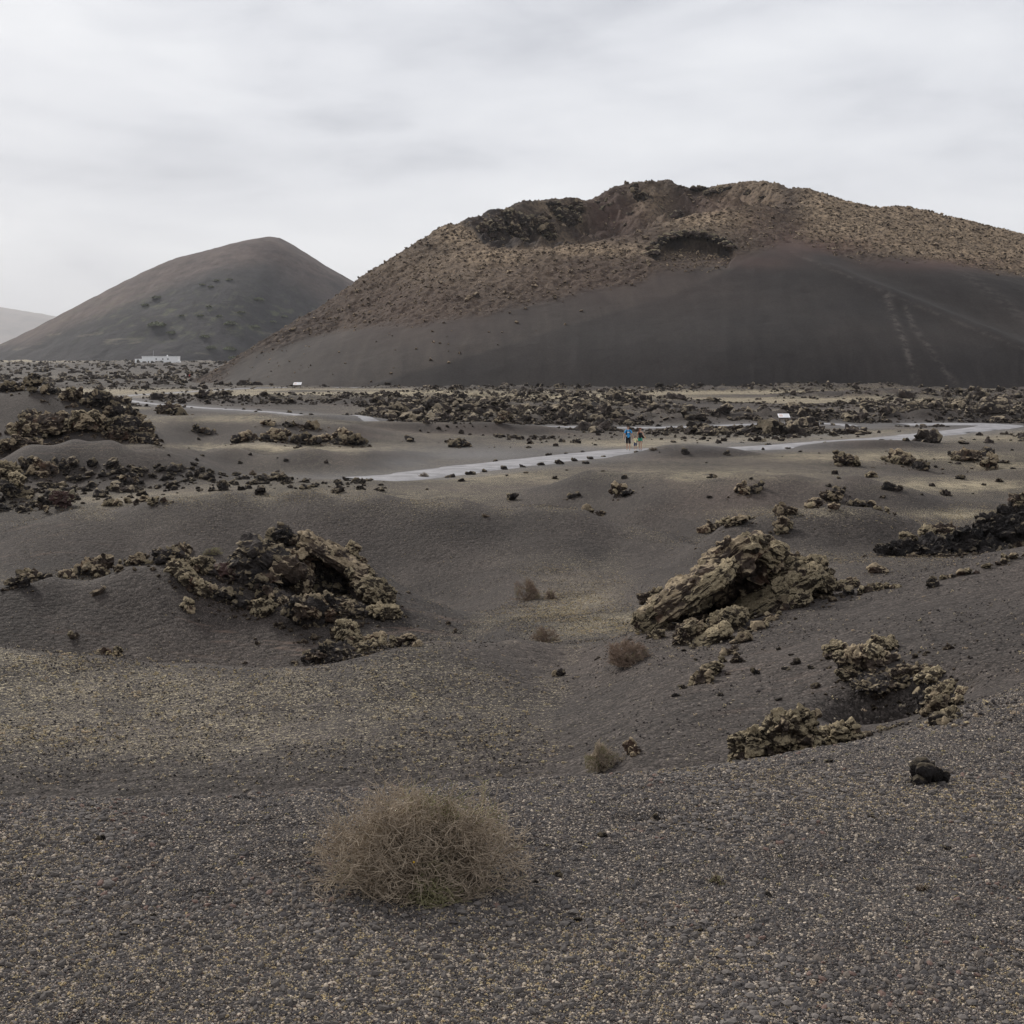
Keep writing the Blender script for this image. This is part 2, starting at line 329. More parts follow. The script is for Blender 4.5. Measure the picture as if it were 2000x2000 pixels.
PATHS = [  # centre lines in photo pixels, all on the plain; width in metres
 ([(700,938),(780,933),(840,926),(950,912),(1050,900),(1150,889),(1250,880),(1350,879),(1460,876),(1540,872),(1626,865),(1753,856),(1836,847),(1923,837),(1955,832.5),(1925,829.5),(1850,828.5),(1760,829.5)], 3.5),
 ([(1670,834),(1640,829),(1560,827),(1480,829),(1400,832),(1300,835),(1200,836),(1100,834),(1000,834),(850,836),(700,828),(560,808),(480,802),(400,797),(300,789),(250,782),(232,777),(262,772),(330,768),(420,762),(500,758),(600,757),(700,757.5)], 2.3),
]
def dense(pts, zz=ZP, stepm=1.0):
    W_ = [Wp(x, y, yp(y, zz)) for x, y in pts]; P = np.array([[p.x, p.y] for p in W_])
    # Catmull-Rom
    o = []
    Q = np.vstack([2*P[0]-P[1], P, 2*P[-1]-P[-2]])
    for i in range(1, len(Q)-2):
        n = max(3, int(np.linalg.norm(Q[i+1]-Q[i])/stepm))
        for t in np.linspace(0, 1, n, endpoint=False):
            a, b, c, d = Q[i-1], Q[i], Q[i+1], Q[i+2]
            o.append(.5*((2*b)+(-a+c)*t+(2*a-5*b+4*c-d)*t*t+(-a+3*b-3*c+d)*t**3))
    o.append(Q[-2]); return np.array(o)
PL = [(dense(p), w_) for p, w_ in PATHS]
ALLP = np.vstack([p[::2] for p, _ in PL])
def path_dist(X, Y):
    d = np.full(len(X), 1e9)
    m = np.where((Y > 60) & (Y < 420) & (np.abs(X) < 140))[0]
    for i in range(0, len(m), 20000):
        j = m[i:i+20000]
        d[j] = np.sqrt(((X[j, None]-ALLP[None, :, 0])**2+(Y[j, None]-ALLP[None, :, 1])**2).min(1))
    return d

# fan-shaped sheet all round the viewpoint, finest where the photo looks
A0 = math.radians(26.5)
ang = np.concatenate([np.linspace(-math.pi, -A0, 46)[:-1], np.linspace(-A0, A0, 410), np.linspace(A0, math.pi, 46)[1:]])
rad = np.concatenate([np.exp(np.linspace(math.log(.5), math.log(95), 470)), np.exp(np.linspace(math.log(95), math.log(350), 250))[1:], np.exp(np.linspace(math.log(350), math.log(25000), 100))[1:]])
NA, NR = len(ang), len(rad)
AA, RR = np.meshgrid(ang, rad)      # rows: radius
GX = (RR*np.sin(AA)).ravel(); GY = (RR*np.cos(AA)).ravel()
ac = np.clip(AA, -A0, A0).ravel(); ue = np.tan(ac); ye = RR.ravel()*np.cos(ac)
gz0 = tps_eval(T_G, np.stack([ue*2.2, np.log(ye)], 1))*ye**PW
Pn = P3(GX, GY)
gd = path_dist(GX, GY)
R_ = RR.ravel()
gpx = 1000+ue*F; gpy = HZ+(EYE-gz0)/ye*F
near = sst(3, 9, R_)
und = .035*fbm(Pn*.9, 3, 3)*near + .010*fbm(Pn*4, 9, 3)*sst(40, 20, R_)
# lava field: jumbled ridges between the dunes and the hill
lava = sst(128, 150, ye)*(1-sst(330, 345, ye)*.0)
pm = sst(2.5, 8, gd)
lavan = sst(-.12, .30, fbm(Pn*.028, 41, 3)+.22*sst(1000, 1500, gpx)+.08)
strip = sst(.02, .22, fbm(P3(GX*.012, GY*.06), 88, 3))
lava = lava*lavan*(1-.9*strip)
mid_l = sst(95, 120, ye)*(1-lava)
# distances along the plain: dunes of ash among the rocks
roll = 1.0*fbm(Pn*P3(np.full(1, .045), np.full(1, .03))[0]*1.0+P3(np.full(1, 7.), np.full(1, 2.)), 51, 3)
jag = (1.0*ridged(Pn*.16, 61, 4)+.55*ridged(Pn*.55, 63, 3))
far_k = 1+sst(350, 1200, ye)*1.2
z_extra = und + pm*sst(85, 130, ye)*(.25*roll + lava*(.9*jag*far_k+.25))
z_extra *= 1-sst(3000, 5000, R_)
gzf = gz0+z_extra
gzf = np.where(gd < 9, gzf*(sst(2.2, 9, gd))+ZP*(1-sst(2.2, 9, gd)), gzf)
# hollows under the ledges of the outcrops
def dent(px, py, Y, rx, ry, dep):
    global gzf
    c = Wp(px, py, Y); q = ((GX-c.x)/rx)**2+((GY-c.y)/ry)**2
    gzf = gzf-dep*np.exp(-q**1.5)
def hump(px, py, Y, rx, ry, h_): dent(px, py, Y, rx, ry, -h_)
hump(1365, 885, 96.8, 3.6, 1.5, .62); hump(1310, 885, 95.5, 2.6, 1.6, .35); hump(1700, 872, 104.5, 5.0, 1.7, .55)
hump(470, 815, 154, 5.5, 3.0, .75); hump(640, 825, 142, 7.0, 3.0, .95); hump(790, 840, 127, 8.0, 3.0, .95); hump(1010, 845, 127, 5.0, 2.5, .7)
dent(655, 1140, 27.2, .7, .9, .95)
dent(1425, 1175, 15.9, .4, .55, .32)
dent(1745, 1385, 10.2, .42, .45, .48)
gzf_g = gzf.reshape(NR, NA)
lr = np.log(rad)
def ground_z(x, y):
    x = np.atleast_1d(np.asarray(x, float)); y = np.atleast_1d(np.asarray(y, float))
    a = np.arctan2(x, y); r = np.log(np.maximum(np.hypot(x, y), rad[0]))
    i = np.clip(np.searchsorted(ang, a)-1, 0, NA-2); j = np.clip(np.searchsorted(lr, r)-1, 0, NR-2)
    ta = np.clip((a-ang[i])/(ang[i+1]-ang[i]), 0, 1); tr = np.clip((r-lr[j])/(lr[j+1]-lr[j]), 0, 1)
    return (gzf_g[j, i]*(1-ta)+gzf_g[j, i+1]*ta)*(1-tr)+(gzf_g[j+1, i]*(1-ta)+gzf_g[j+1, i+1]*ta)*tr
_ys = np.exp(np.linspace(math.log(2.5), math.log(1500), 5000))
def hit(px, py):       # where the sight line through a photo pixel meets the ground
    u = (px-1000)/F; s = (py-HZ)/F
    gzv = ground_z(u*_ys, _ys); b = np.where(EYE-s*_ys <= gzv)[0]
    Y = _ys[b[0]] if len(b) else 300.
    return Vector((u*Y, Y, float(ground_z(u*Y, Y)[0])))
def vis_Y(u, s):
    gzv = ground_z(u*_ys, _ys); b = np.where(EYE-s*_ys <= gzv)[0]
    return _ys[b[0]] if len(b) else 300.
# cover masks (what grows or lies there; lichen also carries relief shade), blobs in photo coordinates
gpy = HZ+(EYE-gzf)/ye*F
def blobs(lst):
    r = np.zeros(len(gpx))
    for px, py, rx, ry, a in lst:
        r = np.maximum(r, a*np.exp(-(((gpx-px)/rx)**2+((gpy-py)/ry)**2)))
    return r
lich = blobs([(200,1400,900,150,.28),(650,1360,420,90,.24),(1150,1200,170,50,.5),(500,975,500,26,.42),(150,1010,250,30,.30),(750,985,400,30,.40),(1250,868,200,9,.8),(480,873,260,10,.75),(450,821,160,9,.8),(1100,775,260,7,.9),(820,768,200,7,.8),(950,800,240,8,.6),
 (1880,948,160,13,.98),(1850,1004,120,10,.8),(1560,1003,170,16,.55),(1380,935,210,22,.6),(1750,893,260,10,.75),(1000,930,260,16,.5),(1950,910,120,10,.7),(1700,845,200,8,.5),(700,900,200,14,.4),(600,880,200,8,.7),(300,1180,120,60,.1),(60,1290,100,40,.4),(1480,860,140,7,.6),(1500,1620,900,200,.16),(1900,1420,250,60,.32),(300,1680,500,120,.22)])
lich = np.clip(lich*(1+.5*fbm(Pn*.35, 71, 3)*sst(6, 14, R_)), 0, 1)
lich = np.maximum(lich, sst(85, 120, ye)*np.clip(.12+.7*fbm(Pn*P3(np.full(1, .03), np.full(1, .05))[0], 75, 3), 0, .8)*(1-.55*lava))
lich *= 1-.8*blobs([(1550,1400,330,150,1),(1900,1200,300,90,1),(350,1230,330,75,1),(1250,1040,150,40,.6),(1350,905,130,10,.9)])
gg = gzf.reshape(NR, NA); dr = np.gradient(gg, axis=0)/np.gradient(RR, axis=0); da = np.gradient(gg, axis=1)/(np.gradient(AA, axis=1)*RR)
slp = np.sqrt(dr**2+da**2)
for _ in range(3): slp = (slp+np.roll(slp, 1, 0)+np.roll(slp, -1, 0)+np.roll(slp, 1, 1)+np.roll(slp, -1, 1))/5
flat_ = sst(.24, .05, slp.ravel())  # less lichen on slopes, which also paints relief shade onto dune faces
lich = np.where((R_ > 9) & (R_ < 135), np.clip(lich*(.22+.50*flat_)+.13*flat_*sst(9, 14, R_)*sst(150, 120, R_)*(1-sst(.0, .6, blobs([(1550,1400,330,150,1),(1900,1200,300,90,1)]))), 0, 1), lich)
lich = np.maximum(lich, blobs([(1900,948,150,11,.8),(1850,1004,110,8,.6),(1330,862,200,7,.7),(480,872,230,6,.5),(450,820,150,6,.55),(1100,772,240,5,.7),(820,768,180,5,.6),(1560,1000,160,9,.4),(1380,928,200,12,.4),(1750,893,230,6,.5),(1950,912,100,6,.5)])*sst(30, 34, ye))
lich = np.where((R_ > 8) & (R_ < 13), lich*(1-.75*sst(1450, 1540, gpy)), lich)
lich *= 1-sst(420, 700, ye)*.75
lich = np.maximum(lich, blobs([(50,704,150,4,.75),(480,706,110,4,.4)])*sst(600, 900, ye))
lich = np.maximum(lich, .62*strip*sst(110, 140, ye)*sst(330, 290, ye))
dust = sst(7, 1.2, gd)*.75
dust = np.maximum(dust, blobs([(950,888,170,17,1),(1120,878,120,10,.9),(800,905,80,16,.8),(1420,868,150,11,.8),(1600,850,180,9,.7),(600,931,140,7,.5)])*sst(60, 75, ye))
red = blobs([(380,1240,220,45,1),(560,1260,90,40,.9),(820,1215,110,40,.8),(60,1060,150,40,.6),(150,880,150,25,.6),(1480,1330,120,60,.6),(1600,1460,60,30,.5)])
Fc = []
jj, ii = np.meshgrid(np.arange(NR-1), np.arange(NA-1), indexing='ij')
q = (jj*NA+ii).ravel(); Fc = np.stack([q, q+1, q+NA+1, q+NA], 1)
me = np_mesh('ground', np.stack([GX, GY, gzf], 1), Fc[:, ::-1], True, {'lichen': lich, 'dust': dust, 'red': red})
bm = bmesh.new(); bm.from_mesh(me); bm.verts.ensure_lookup_table()
bm.faces.new([bm.verts[i] for i in range(NA-1)]); bmesh.ops.remove_doubles(bm, verts=[bm.verts[j*NA+k] for j in range(NR) for k in (0, NA-1)], dist=1e-4)
bm.to_mesh(me); bm.free()
for p in me.polygons: pass
tag(link('ground', me, M['ash']), kind='structure')

# path sheets
def path_mat():
    m, t, b = new_mat('pale_gravel_path', .9, .15); v = N(t, 'ShaderNodeTexCoord').outputs['Object']
    c = ramp(t, noise(t, v, .9, 6, .6), [(.3, (.16, .157, .162)), (.7, (.31, .302, .31))])
    c = mix(t, 1, c, ramp(t, noise(t, v, 14, 5, .7), [(.3, .75), (.7, 1.2)]), 'MULTIPLY'); L(t, c, b.inputs['Base Color'])
    bump(t, b, noise(t, v, 10, 6, .7), .5, .03); return m
M['path'] = path_mat()
for k, (p, wd) in enumerate(PL):
    t = np.gradient(p, axis=0); t /= np.linalg.norm(t, axis=1)[:, None]; nrm = np.stack([-t[:, 1], t[:, 0]], 1)
    cols = []; nw = 9
    arc = np.concatenate([[0], np.cumsum(np.linalg.norm(np.diff(p, axis=0), axis=1))])
    for c in range(nw):
        f = c/(nw-1)*2-1
        wob = .55*fbm(P3(arc*.45, np.full(len(arc), 5.*np.sign(f))), 81+k, 3) if abs(f) > .9 else 0
        pos = p+nrm*((f*wd/2)*(1+wob)).reshape(-1, 1) if not np.isscalar(wob) else p+nrm*(f*wd/2)
        pos = p+(pos-p)*((1.02 if k == 0 else .75)+.42*fbm(P3(arc*.06, arc*0+k), 83, 2))[:, None]
        z = np.maximum(ground_z(pos[:, 0], pos[:, 1]), ZP-.02)+.05*(1-abs(f)**4)+.012-.05*(abs(f) > .9)
        cols.append(np.column_stack([pos, z]))
    V = np.stack(cols, 1).reshape(-1, 3); n = len(p)
    jj, ii = np.meshgrid(np.arange(n-1), np.arange(nw-1), indexing='ij'); q = (jj*nw+ii).ravel()
    o = link('path', np_mesh('path', V, np.stack([q, q+1, q+nw+1, q+nw], 1)), M['path']); tag(o, kind='structure')
# path edge
# ================================================================== the crater hill
CP = []
def c(*p): CP.extend(p)
c((250,790,400),(330,775,396),(422,750,384),(500,753,352),(600,757,336),(800,758,324),(1000,759,319),(1200,760,316),(1400,760,314),(1600,760,314),(1800,760,314),(2000,760,316),(2300,759,322),(2700,757,335))
c((518,663,412),(580,626,421),(642,590,430),(690,552,438),(766,504,446),(828,466,452),(880,439,458))
c((560,700,375),(640,650,395),(700,700,352),(700,640,385),(760,570,415),(850,700,338),(850,620,372),(850,540,410),(850,490,436),(1000,700,333),(1000,620,363),(1000,550,392),(1000,510,414))
c((915,452,452),(945,478,434),(960,487,428),(1050,487,424),(1130,480,424),(1230,458,427),(1350,422,440),(1450,402,455),(1530,400,470))
c((1200,700,329),(1200,640,350),(1200,560,382),(1200,500,408),(1400,700,326),(1400,620,353),(1400,560,376),(1400,510,396),(1400,450,424),(1530,487,406),(1600,700,325),(1600,600,357),(1600,520,390),(1800,700,326),(1800,620,353),(1800,560,375),(1800,520,394),(2000,700,329),(2000,640,351),(2000,560,386))
c((1530,440,440),(1600,460,425),(1600,410,455),(1574,368,482),(1625,385,480),(1708,407,477),(1750,405,480),(1801,414,482),(1894,435,482),(2000,461,482),(2200,505,482),(2600,620,470),(1800,470,436),(2000,510,432),(2300,600,410),(2300,680,360))
c((911,427,482),(963,409,500),(1015,395,516),(1077,389,530),(1123,387,537),(1136,394,540),(1190,370,552),(1263,357,558),(1304,364,557),(1346,371,551),(1387,362,541),(1440,358,531),(1491,355,521),(1530,364,502))
c((960,515,458),(1000,530,466),(1100,530,474),(1200,510,478),(1300,490,478),(1400,460,480))
c((1000,455,494),(1060,450,502),(1120,455,508),(1200,430,524),(1300,420,520),(1400,405,512))
for px, py, Y in ((300,760,470),(450,750,500),(600,740,540),(700,690,570),(850,560,560),(850,700,650),(1000,480,600),(1250,470,630),(1250,700,760),(1000,710,740),(1500,480,620),(1500,710,760),(1750,520,600),(1750,700,720),(2050,560,590),(2050,700,690),(2500,740,620),(2700,745,480)): c((px, py, Y))
for px, py, Y in ((518,663,412),(580,626,421),(642,590,430),(690,552,438),(766,504,446),(828,466,452),(880,439,458)): c((px, py+10, Y+12), (px, py+34, Y+30))
for px, py, Y in ((911,427,482),(963,409,500),(1015,395,516),(1077,389,530),(1123,387,537),(1190,370,552),(1263,357,558),(1304,364,557),(1346,371,551),(1387,362,541),(1491,355,521),(1574,368,482),(1708,407,477),(1801,414,482),(1894,435,482),(2000,461,482)): c((px, py+7, Y+7), (px, py+26, Y+18))
CP = np.array(CP, float)
cX = (CP[:, 0]-1000)/F*CP[:, 2]; cZ = EYE-(CP[:, 1]-HZ)/F*CP[:, 2]
T_C = tps(np.stack([cX, CP[:, 2]], 1)/100, cZ, 1e-5)
cu = np.concatenate([np.linspace(-.30, -.235, 24)[:-1], np.linspace(-.235, .385, 590), np.linspace(.385, .66, 50)[1:]])
cy = np.concatenate([np.linspace(309, 480, 265), np.linspace(480, 565, 110)[1:], np.linspace(565, 800, 46)[1:]])
UU, YY = np.meshgrid(cu, cy); HX = (UU*YY).ravel(); HY = YY.ravel()
hz = tps_eval(T_C, np.stack([HX, HY], 1)/100)
hpx = 1000+UU.ravel()*F; hpy = HZ-(hz-EYE)/HY*F
def curve(pts, x):
    p = np.array(pts, float); return np.interp(x, p[:, 0], p[:, 1])
Pc = P3(HX, HY)
wob = 14*fbm(Pc*.05, 5, 4)
fanb = curve([(300,800),(420,790),(700,757),(900,700),(1050,655),(1150,625),(1300,580),(1400,540),(1470,505),(1530,487),(1600,492),(1700,502),(1850,522),(2000,545),(2300,600)], hpx)
rokb = curve([(300,770),(420,745),(500,690),(600,650),(700,640),(880,620),(1026,598),(1171,570),(1280,530),(1400,515),(1530,478),(1600,480),(1700,494),(1850,518),(2000,541),(2300,600)], hpx)
outer = HY < 478
fan = sst(-5, 5, hpy-fanb-.25*wob)
rok = sst(12, -12, hpy-rokb-wob)
crimy = curve([(860,452),(915,455),(960,486),(1050,486),(1130,479),(1230,457),(1350,421),(1450,401),(1530,398),(1560,380)], hpx)
# inside of the crater: behind the front rim
frimY = curve([(860,460),(880,458),(915,452),(945,434),(960,428),(1050,424),(1130,424),(1230,427),(1350,440),(1450,455),(1530,470),(1560,480)], hpx)
inner = sst(1, 5, HY-frimY-2.5*fbm(Pc*.12, 29, 3))*sst(878, 930, hpx+wob-(HY-455)*.2)*sst(1552, 1500, hpx+wob)
left_in = inner*sst(1160, 1120, hpx); right_in = inner*sst(1120, 1160, hpx)
# relief
hz = hz + fan*0 + rok*(1-inner)*(.75*(ridged(Pc*.22, 7, 4)-.3)+.5*fbm(Pc*.9, 8, 3)) + .12*fbm(Pc*.25, 3, 3)
gul = ridged(np.stack([HX*.075+HY*.02, HY*.012, HX*0], 1), 15, 3)
bkY = curve([(880,460),(911,482),(963,500),(1015,516),(1077,530),(1136,540),(1190,552),(1263,558),(1304,557),(1387,541),(1491,521),(1545,500)], hpx)
irf = inner*sst(0, 16, bkY-HY)
hz = hz + irf*(4.6*(gul-.25)+2.6*(ridged(Pc*.16, 19, 4)-.2))+inner*.7*fbm(Pc*.8, 23, 3)
# buttress in the far wall and the notch beside it
bx, by_ = (1275-1000)/F*528, 528
d = (HX-bx)-.35*(HY-by_)
hz = hz+right_in*5.0*np.exp(-(d/7)**2)*sst(560, 520, HY)-right_in*4.0*np.exp(-((d-14)/6)**2)*sst(556, 520, HY)
# fine downslope runnels in the ash fan
hz = hz+fan*.12*ridged(np.stack([hpx*.02, HY*.008, hpx*0], 1), 31, 3)
# shallow ridge where two ash aprons meet
rdg = curve([(1540,490),(1620,528),(1750,580),(1900,640),(2000,682),(2300,800)], hpx)
hz = hz+np.where(hpx > 1540, 1.3*np.exp(-((hpy-rdg)/16)**2)*sst(1545, 1640, hpx), 0)-np.where(hpx > 1560, 1.4*np.exp(-((hpy-rdg+38)/26)**2)*sst(1560, 1680, hpx)*sst(2100, 1900, hpx), 0)
# the bite with its overhanging lip
nx, ny = (1354-1000)/F*404, 404.0
rr = ((HX-nx-.8*fbm(Pc*.2, 3, 2))/11.5)**2+((HY-ny-.8*fbm(Pc*.3, 6, 2))/17.0)**2
floor_ = 25.6+(HY-387)*.25+.35*fbm(Pc*.9, 77, 3)
hz = np.where((rr < 1) & (hz > floor_), floor_, hz)
bite = (rr < 1.0).astype(float)
hpy = HZ-(hz-EYE)/HY*F
def cb(lst):
    r = np.zeros(len(hpx))
    for px, py, rx, ry, a in lst: r = np.maximum(r, a*np.exp(-(((hpx-px)/rx)**2+((hpy-py)/ry)**2)))
    return r
tan = rok*(1-inner)*np.clip(.09+.7*sst(1540, 1600, hpx)*sst(8, -25, hpy-rokb)+cb([(905,455,60,28,1.),(960,500,90,22,.85),(1150,488,150,14,.85),(1390,425,90,24,.95),(880,520,200,40,.3)])-.25*sst(700, 480, hpx), 0, 1)
tan = tan+left_in*.45*sst(960, 1100, hpx)*sst(-.1, .4, fbm(Pc*.15, 91, 3))+inner*sst(1350, 1420, hpx)*.4+inner*cb([(1080,410,60,25,.5),(1270,400,40,40,.5)])
redm = np.clip(cb([(1610,478,110,18,1),(1850,515,160,14,.8),(1200,420,70,45,.9),(1400,400,80,25,.7),(1480,430,60,40,.6),(1150,540,260,60,.35),(800,600,200,70,.35),(1540,470,60,40,.8),(1480,510,90,18,.6)]), 0, 1)
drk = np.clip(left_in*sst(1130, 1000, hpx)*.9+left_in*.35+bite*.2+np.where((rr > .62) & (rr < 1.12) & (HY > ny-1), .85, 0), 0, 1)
slope_s = hpx+0
V = np.stack([HX, HY, hz], 1); nC = len(cu); nR = len(cy)
jj, ii = np.meshgrid(np.arange(nR-1), np.arange(nC-1), indexing='ij'); q = (jj*nC+ii).ravel()
def hill_mat():
    m, t, b = new_mat('crater_hill_ash_and_rock', .95, .12); v = N(t, 'ShaderNodeTexCoord').outputs['Object']
    fa, ro, ta, re, dk = (attr(t, k) for k in ('fan', 'rok', 'tan', 'redm', 'drk'))
    mp = N(t, 'ShaderNodeMapping'); mp.inputs['Scale'].default_value = (.22, .025, .03); L(t, v, mp.inputs[0])
    strk = noise(t, mp.outputs[0], 1, 5, .6, .5)
    base = ramp(t, strk, [(.33, (.029, .0245, .023)), (.68, (.050, .042, .037))])
    fanc = ramp(t, noise(t, v, .03, 5, .6), [(.35, (.022, .0195, .0195)), (.65, (.030, .0255, .024))])
    fanc = mix(t, .6, fanc, ramp(t, strk, [(.3, .78), (.72, 1.25)]), 'MULTIPLY')
    cst = mix(t, fa, base, fanc)
    cst = mix(t, 1, cst, ramp(t, noise(t, v, 2.2, 4, .7), [(.3, .72), (.7, 1.3)]), 'MULTIPLY')
    # pale scars on the apron
    sc_ = attr(t, 'scar'); cst = mix(t, math_(t, 'MULTIPLY', sc_, step(t, .42, .6, noise(t, v, .35, 5, .7))), cst, (.07, .06, .055))
    n2 = noise(t, v, .55, 7, .72)
    rocky = ramp(t, n2, [(.36, (.026, .020, .018)), (.52, (.066, .048, .039)), (.7, (.138, .104, .079))])
    cst = mix(t, math_(t, 'MULTIPLY', ro, .92), cst, rocky)
    cst = mix(t, math_(t, 'MULTIPLY', ta, step(t, .36, .58, noise(t, v, .75, 7, .75))), cst, (.40, .30, .20))
    cst = mix(t, math_(t, 'MULTIPLY', re, .55), cst, mix(t, noise(t, v, .3, 5), (.072, .040, .035), (.135, .080, .066)))
    dn = step(t, .36, .6, noise(t, v, .09, 5, .6, .8))
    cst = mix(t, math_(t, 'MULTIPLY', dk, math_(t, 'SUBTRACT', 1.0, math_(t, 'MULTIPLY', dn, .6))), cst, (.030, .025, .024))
    L(t, cst, b.inputs['Base Color'])
    h = math_(t, 'MULTIPLY', n2, math_(t, 'ADD', math_(t, 'MULTIPLY', ro, 1.0), .08))
    bump(t, b, h, 1.0, 1.1); return m
M['hill'] = hill_mat()
def poly_d(pts):
    r = np.full(len(hpx), 1e9)
    for (x0, y0), (x1, y1) in zip(pts[:-1], pts[1:]):
        t = np.clip(((hpx-x0)*(x1-x0)+(hpy-y0)*(y1-y0))/((x1-x0)**2+(y1-y0)**2), 0, 1)
        r = np.minimum(r, np.hypot(hpx-x0-t*(x1-x0), hpy-y0-t*(y1-y0)))
    return r
scar = np.maximum.reduce([np.exp(-(poly_d([(1731,572),(1742,612),(1760,650),(1772,690),(1785,730),(1792,757)])/6.5)**2), .8*np.exp(-(poly_d([(1770,600),(1785,640),(1812,675),(1835,712),(1868,752)])/6)**2), .55*np.exp(-(poly_d([(1545,492),(1750,580),(2000,682)])/3)**2), .45*np.exp(-(poly_d([(1880,530),(1960,590),(2050,660)])/12)**2), .5*np.exp(-(poly_d([(420,752),(700,700),(900,650),(1010,618)])/16)**2)])
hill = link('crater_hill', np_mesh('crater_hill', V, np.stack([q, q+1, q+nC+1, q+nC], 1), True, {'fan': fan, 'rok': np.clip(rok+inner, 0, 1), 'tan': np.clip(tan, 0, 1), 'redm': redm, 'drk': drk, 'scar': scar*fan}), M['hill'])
tag(hill, kind='structure')

# ================================================================== hill farther back, and the faint one behind
def far_hill(name, sky_pts, Yc, depth, mat, base_py, yb0, extra=None, nx_=260, ny_=90, amp=6.):
    xs = np.array([p[0] for p in sky_pts], float); ys = np.array([p[1] for p in sky_pts], float)
    px = np.linspace(xs[0], xs[-1], nx_); t = np.linspace(-1.15, 1.4, ny_)
    PX, TT = np.meshgrid(px, t); PX = PX.ravel(); TT = TT.ravel()
    top = np.interp(PX, xs, ys); zt = EYE-(top-HZ)/F*Yc; zb = -8.0
    col_ = zt.reshape(ny_, nx_)[0]; kw = nx_//14; ker = np.hanning(2*kw+1); ker /= ker.sum()
    sm = np.convolve(np.pad(col_, kw, mode='edge'), ker, 'valid'); zt = zt+(np.tile(sm, ny_)-zt)*sst(.02, .35, np.abs(TT))
    zt = zt+np.tile(amp*.18*fbm(P3(px*.06, px*0), 7, 4), ny_)
    X = (PX-1000)/F*Yc; Hh = np.maximum(zt-zb, 1)
    wd = depth*(.35+.65*Hh/Hh.max())
    Yv = Yc+TT*wd
    a = np.clip(np.abs(TT), 0, 1.4)
    prof = np.where(a < 1, (1-a)**1.0*(1-.12*np.exp(-(a/.14)**2)) + .05*np.sin(a*math.pi), -.02*(a-1))
    z = zb+Hh*prof/.88
    Pq = np.stack([X, Yv, np.zeros_like(X)], 1)
    gl = fbm(Pq*.008, 3, 4)
    z = z+(amp*gl+amp*.25*ridged(Pq*.03, 5, 3))*np.clip(a, 0, 1)*(a < 1.2)
    z = z-np.interp(a, [0, .05], [0, 0])
    jj, ii = np.meshgrid(np.arange(ny_-1), np.arange(nx_-1), indexing='ij'); q = (jj*nx_+ii).ravel()
    pyv = HZ-(z-EYE)/Yv*F; pxv = 1000+X/Yv*F
    at = {'hgt': np.clip((z-zb)/Hh.max(), 0, 1)}
    if extra: at.update(extra(pxv, pyv, Pq))
    o = link(name, np_mesh(name, np.stack([X, Yv, z], 1), np.stack([q, q+1, q+nx_+1, q+nx_], 1), True, at), mat); tag(o, kind='structure')
    return X, Yv, z, pxv, pyv
def far_mat():
    m, t, b = new_mat('far_hill_ash', .95, .1); v = N(t, 'ShaderNodeTexCoord').outputs['Object']
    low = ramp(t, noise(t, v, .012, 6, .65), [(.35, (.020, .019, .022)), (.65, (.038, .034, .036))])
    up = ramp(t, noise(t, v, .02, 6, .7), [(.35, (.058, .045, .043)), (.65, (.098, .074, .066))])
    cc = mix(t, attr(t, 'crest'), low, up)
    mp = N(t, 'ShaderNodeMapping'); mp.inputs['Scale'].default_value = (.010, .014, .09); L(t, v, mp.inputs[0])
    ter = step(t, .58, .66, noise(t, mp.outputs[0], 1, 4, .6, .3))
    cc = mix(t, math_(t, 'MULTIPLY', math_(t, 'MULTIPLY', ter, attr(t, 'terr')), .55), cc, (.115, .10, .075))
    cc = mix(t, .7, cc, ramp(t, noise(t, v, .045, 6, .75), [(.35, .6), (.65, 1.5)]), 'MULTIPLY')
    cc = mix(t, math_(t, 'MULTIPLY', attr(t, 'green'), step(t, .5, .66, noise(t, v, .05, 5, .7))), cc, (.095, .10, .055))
    L(t, cc, b.inputs['Base Color']); bump(t, b, noise(t, v, .08, 6, .7), .8, 4.0); return m
M['far'] = far_mat()
def far_extra(px, py, P):
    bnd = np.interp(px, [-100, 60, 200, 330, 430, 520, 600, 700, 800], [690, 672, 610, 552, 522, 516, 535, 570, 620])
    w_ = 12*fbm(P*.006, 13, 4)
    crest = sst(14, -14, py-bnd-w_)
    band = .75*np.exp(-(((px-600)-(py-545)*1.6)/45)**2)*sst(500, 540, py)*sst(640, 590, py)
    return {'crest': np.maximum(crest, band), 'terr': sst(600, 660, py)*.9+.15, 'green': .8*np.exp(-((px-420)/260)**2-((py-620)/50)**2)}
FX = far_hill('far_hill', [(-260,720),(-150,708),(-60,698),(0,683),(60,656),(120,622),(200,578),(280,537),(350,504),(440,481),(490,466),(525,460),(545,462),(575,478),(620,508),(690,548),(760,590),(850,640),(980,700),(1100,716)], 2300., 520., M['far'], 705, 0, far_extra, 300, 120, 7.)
def dist_mat():
    m, t, b = new_mat('distant_hill_earth', .95, .1); v = N(t, 'ShaderNodeTexCoord').outputs['Object']
    L(t, ramp(t, noise(t, v, .004, 6, .7), [(.35, (.13, .105, .095)), (.65, (.22, .175, .15))]), b.inputs['Base Color']); return m
M['dist'] = dist_mat()
far_hill('distant_hill', [(-900,700),(-600,640),(-350,590),(-160,585),(-60,592),(0,599),(60,609),(120,619),(180,640),(260,672),(360,700)], 18000., 3000., M['dist'], 700, 0, None, 160, 50, 45.)
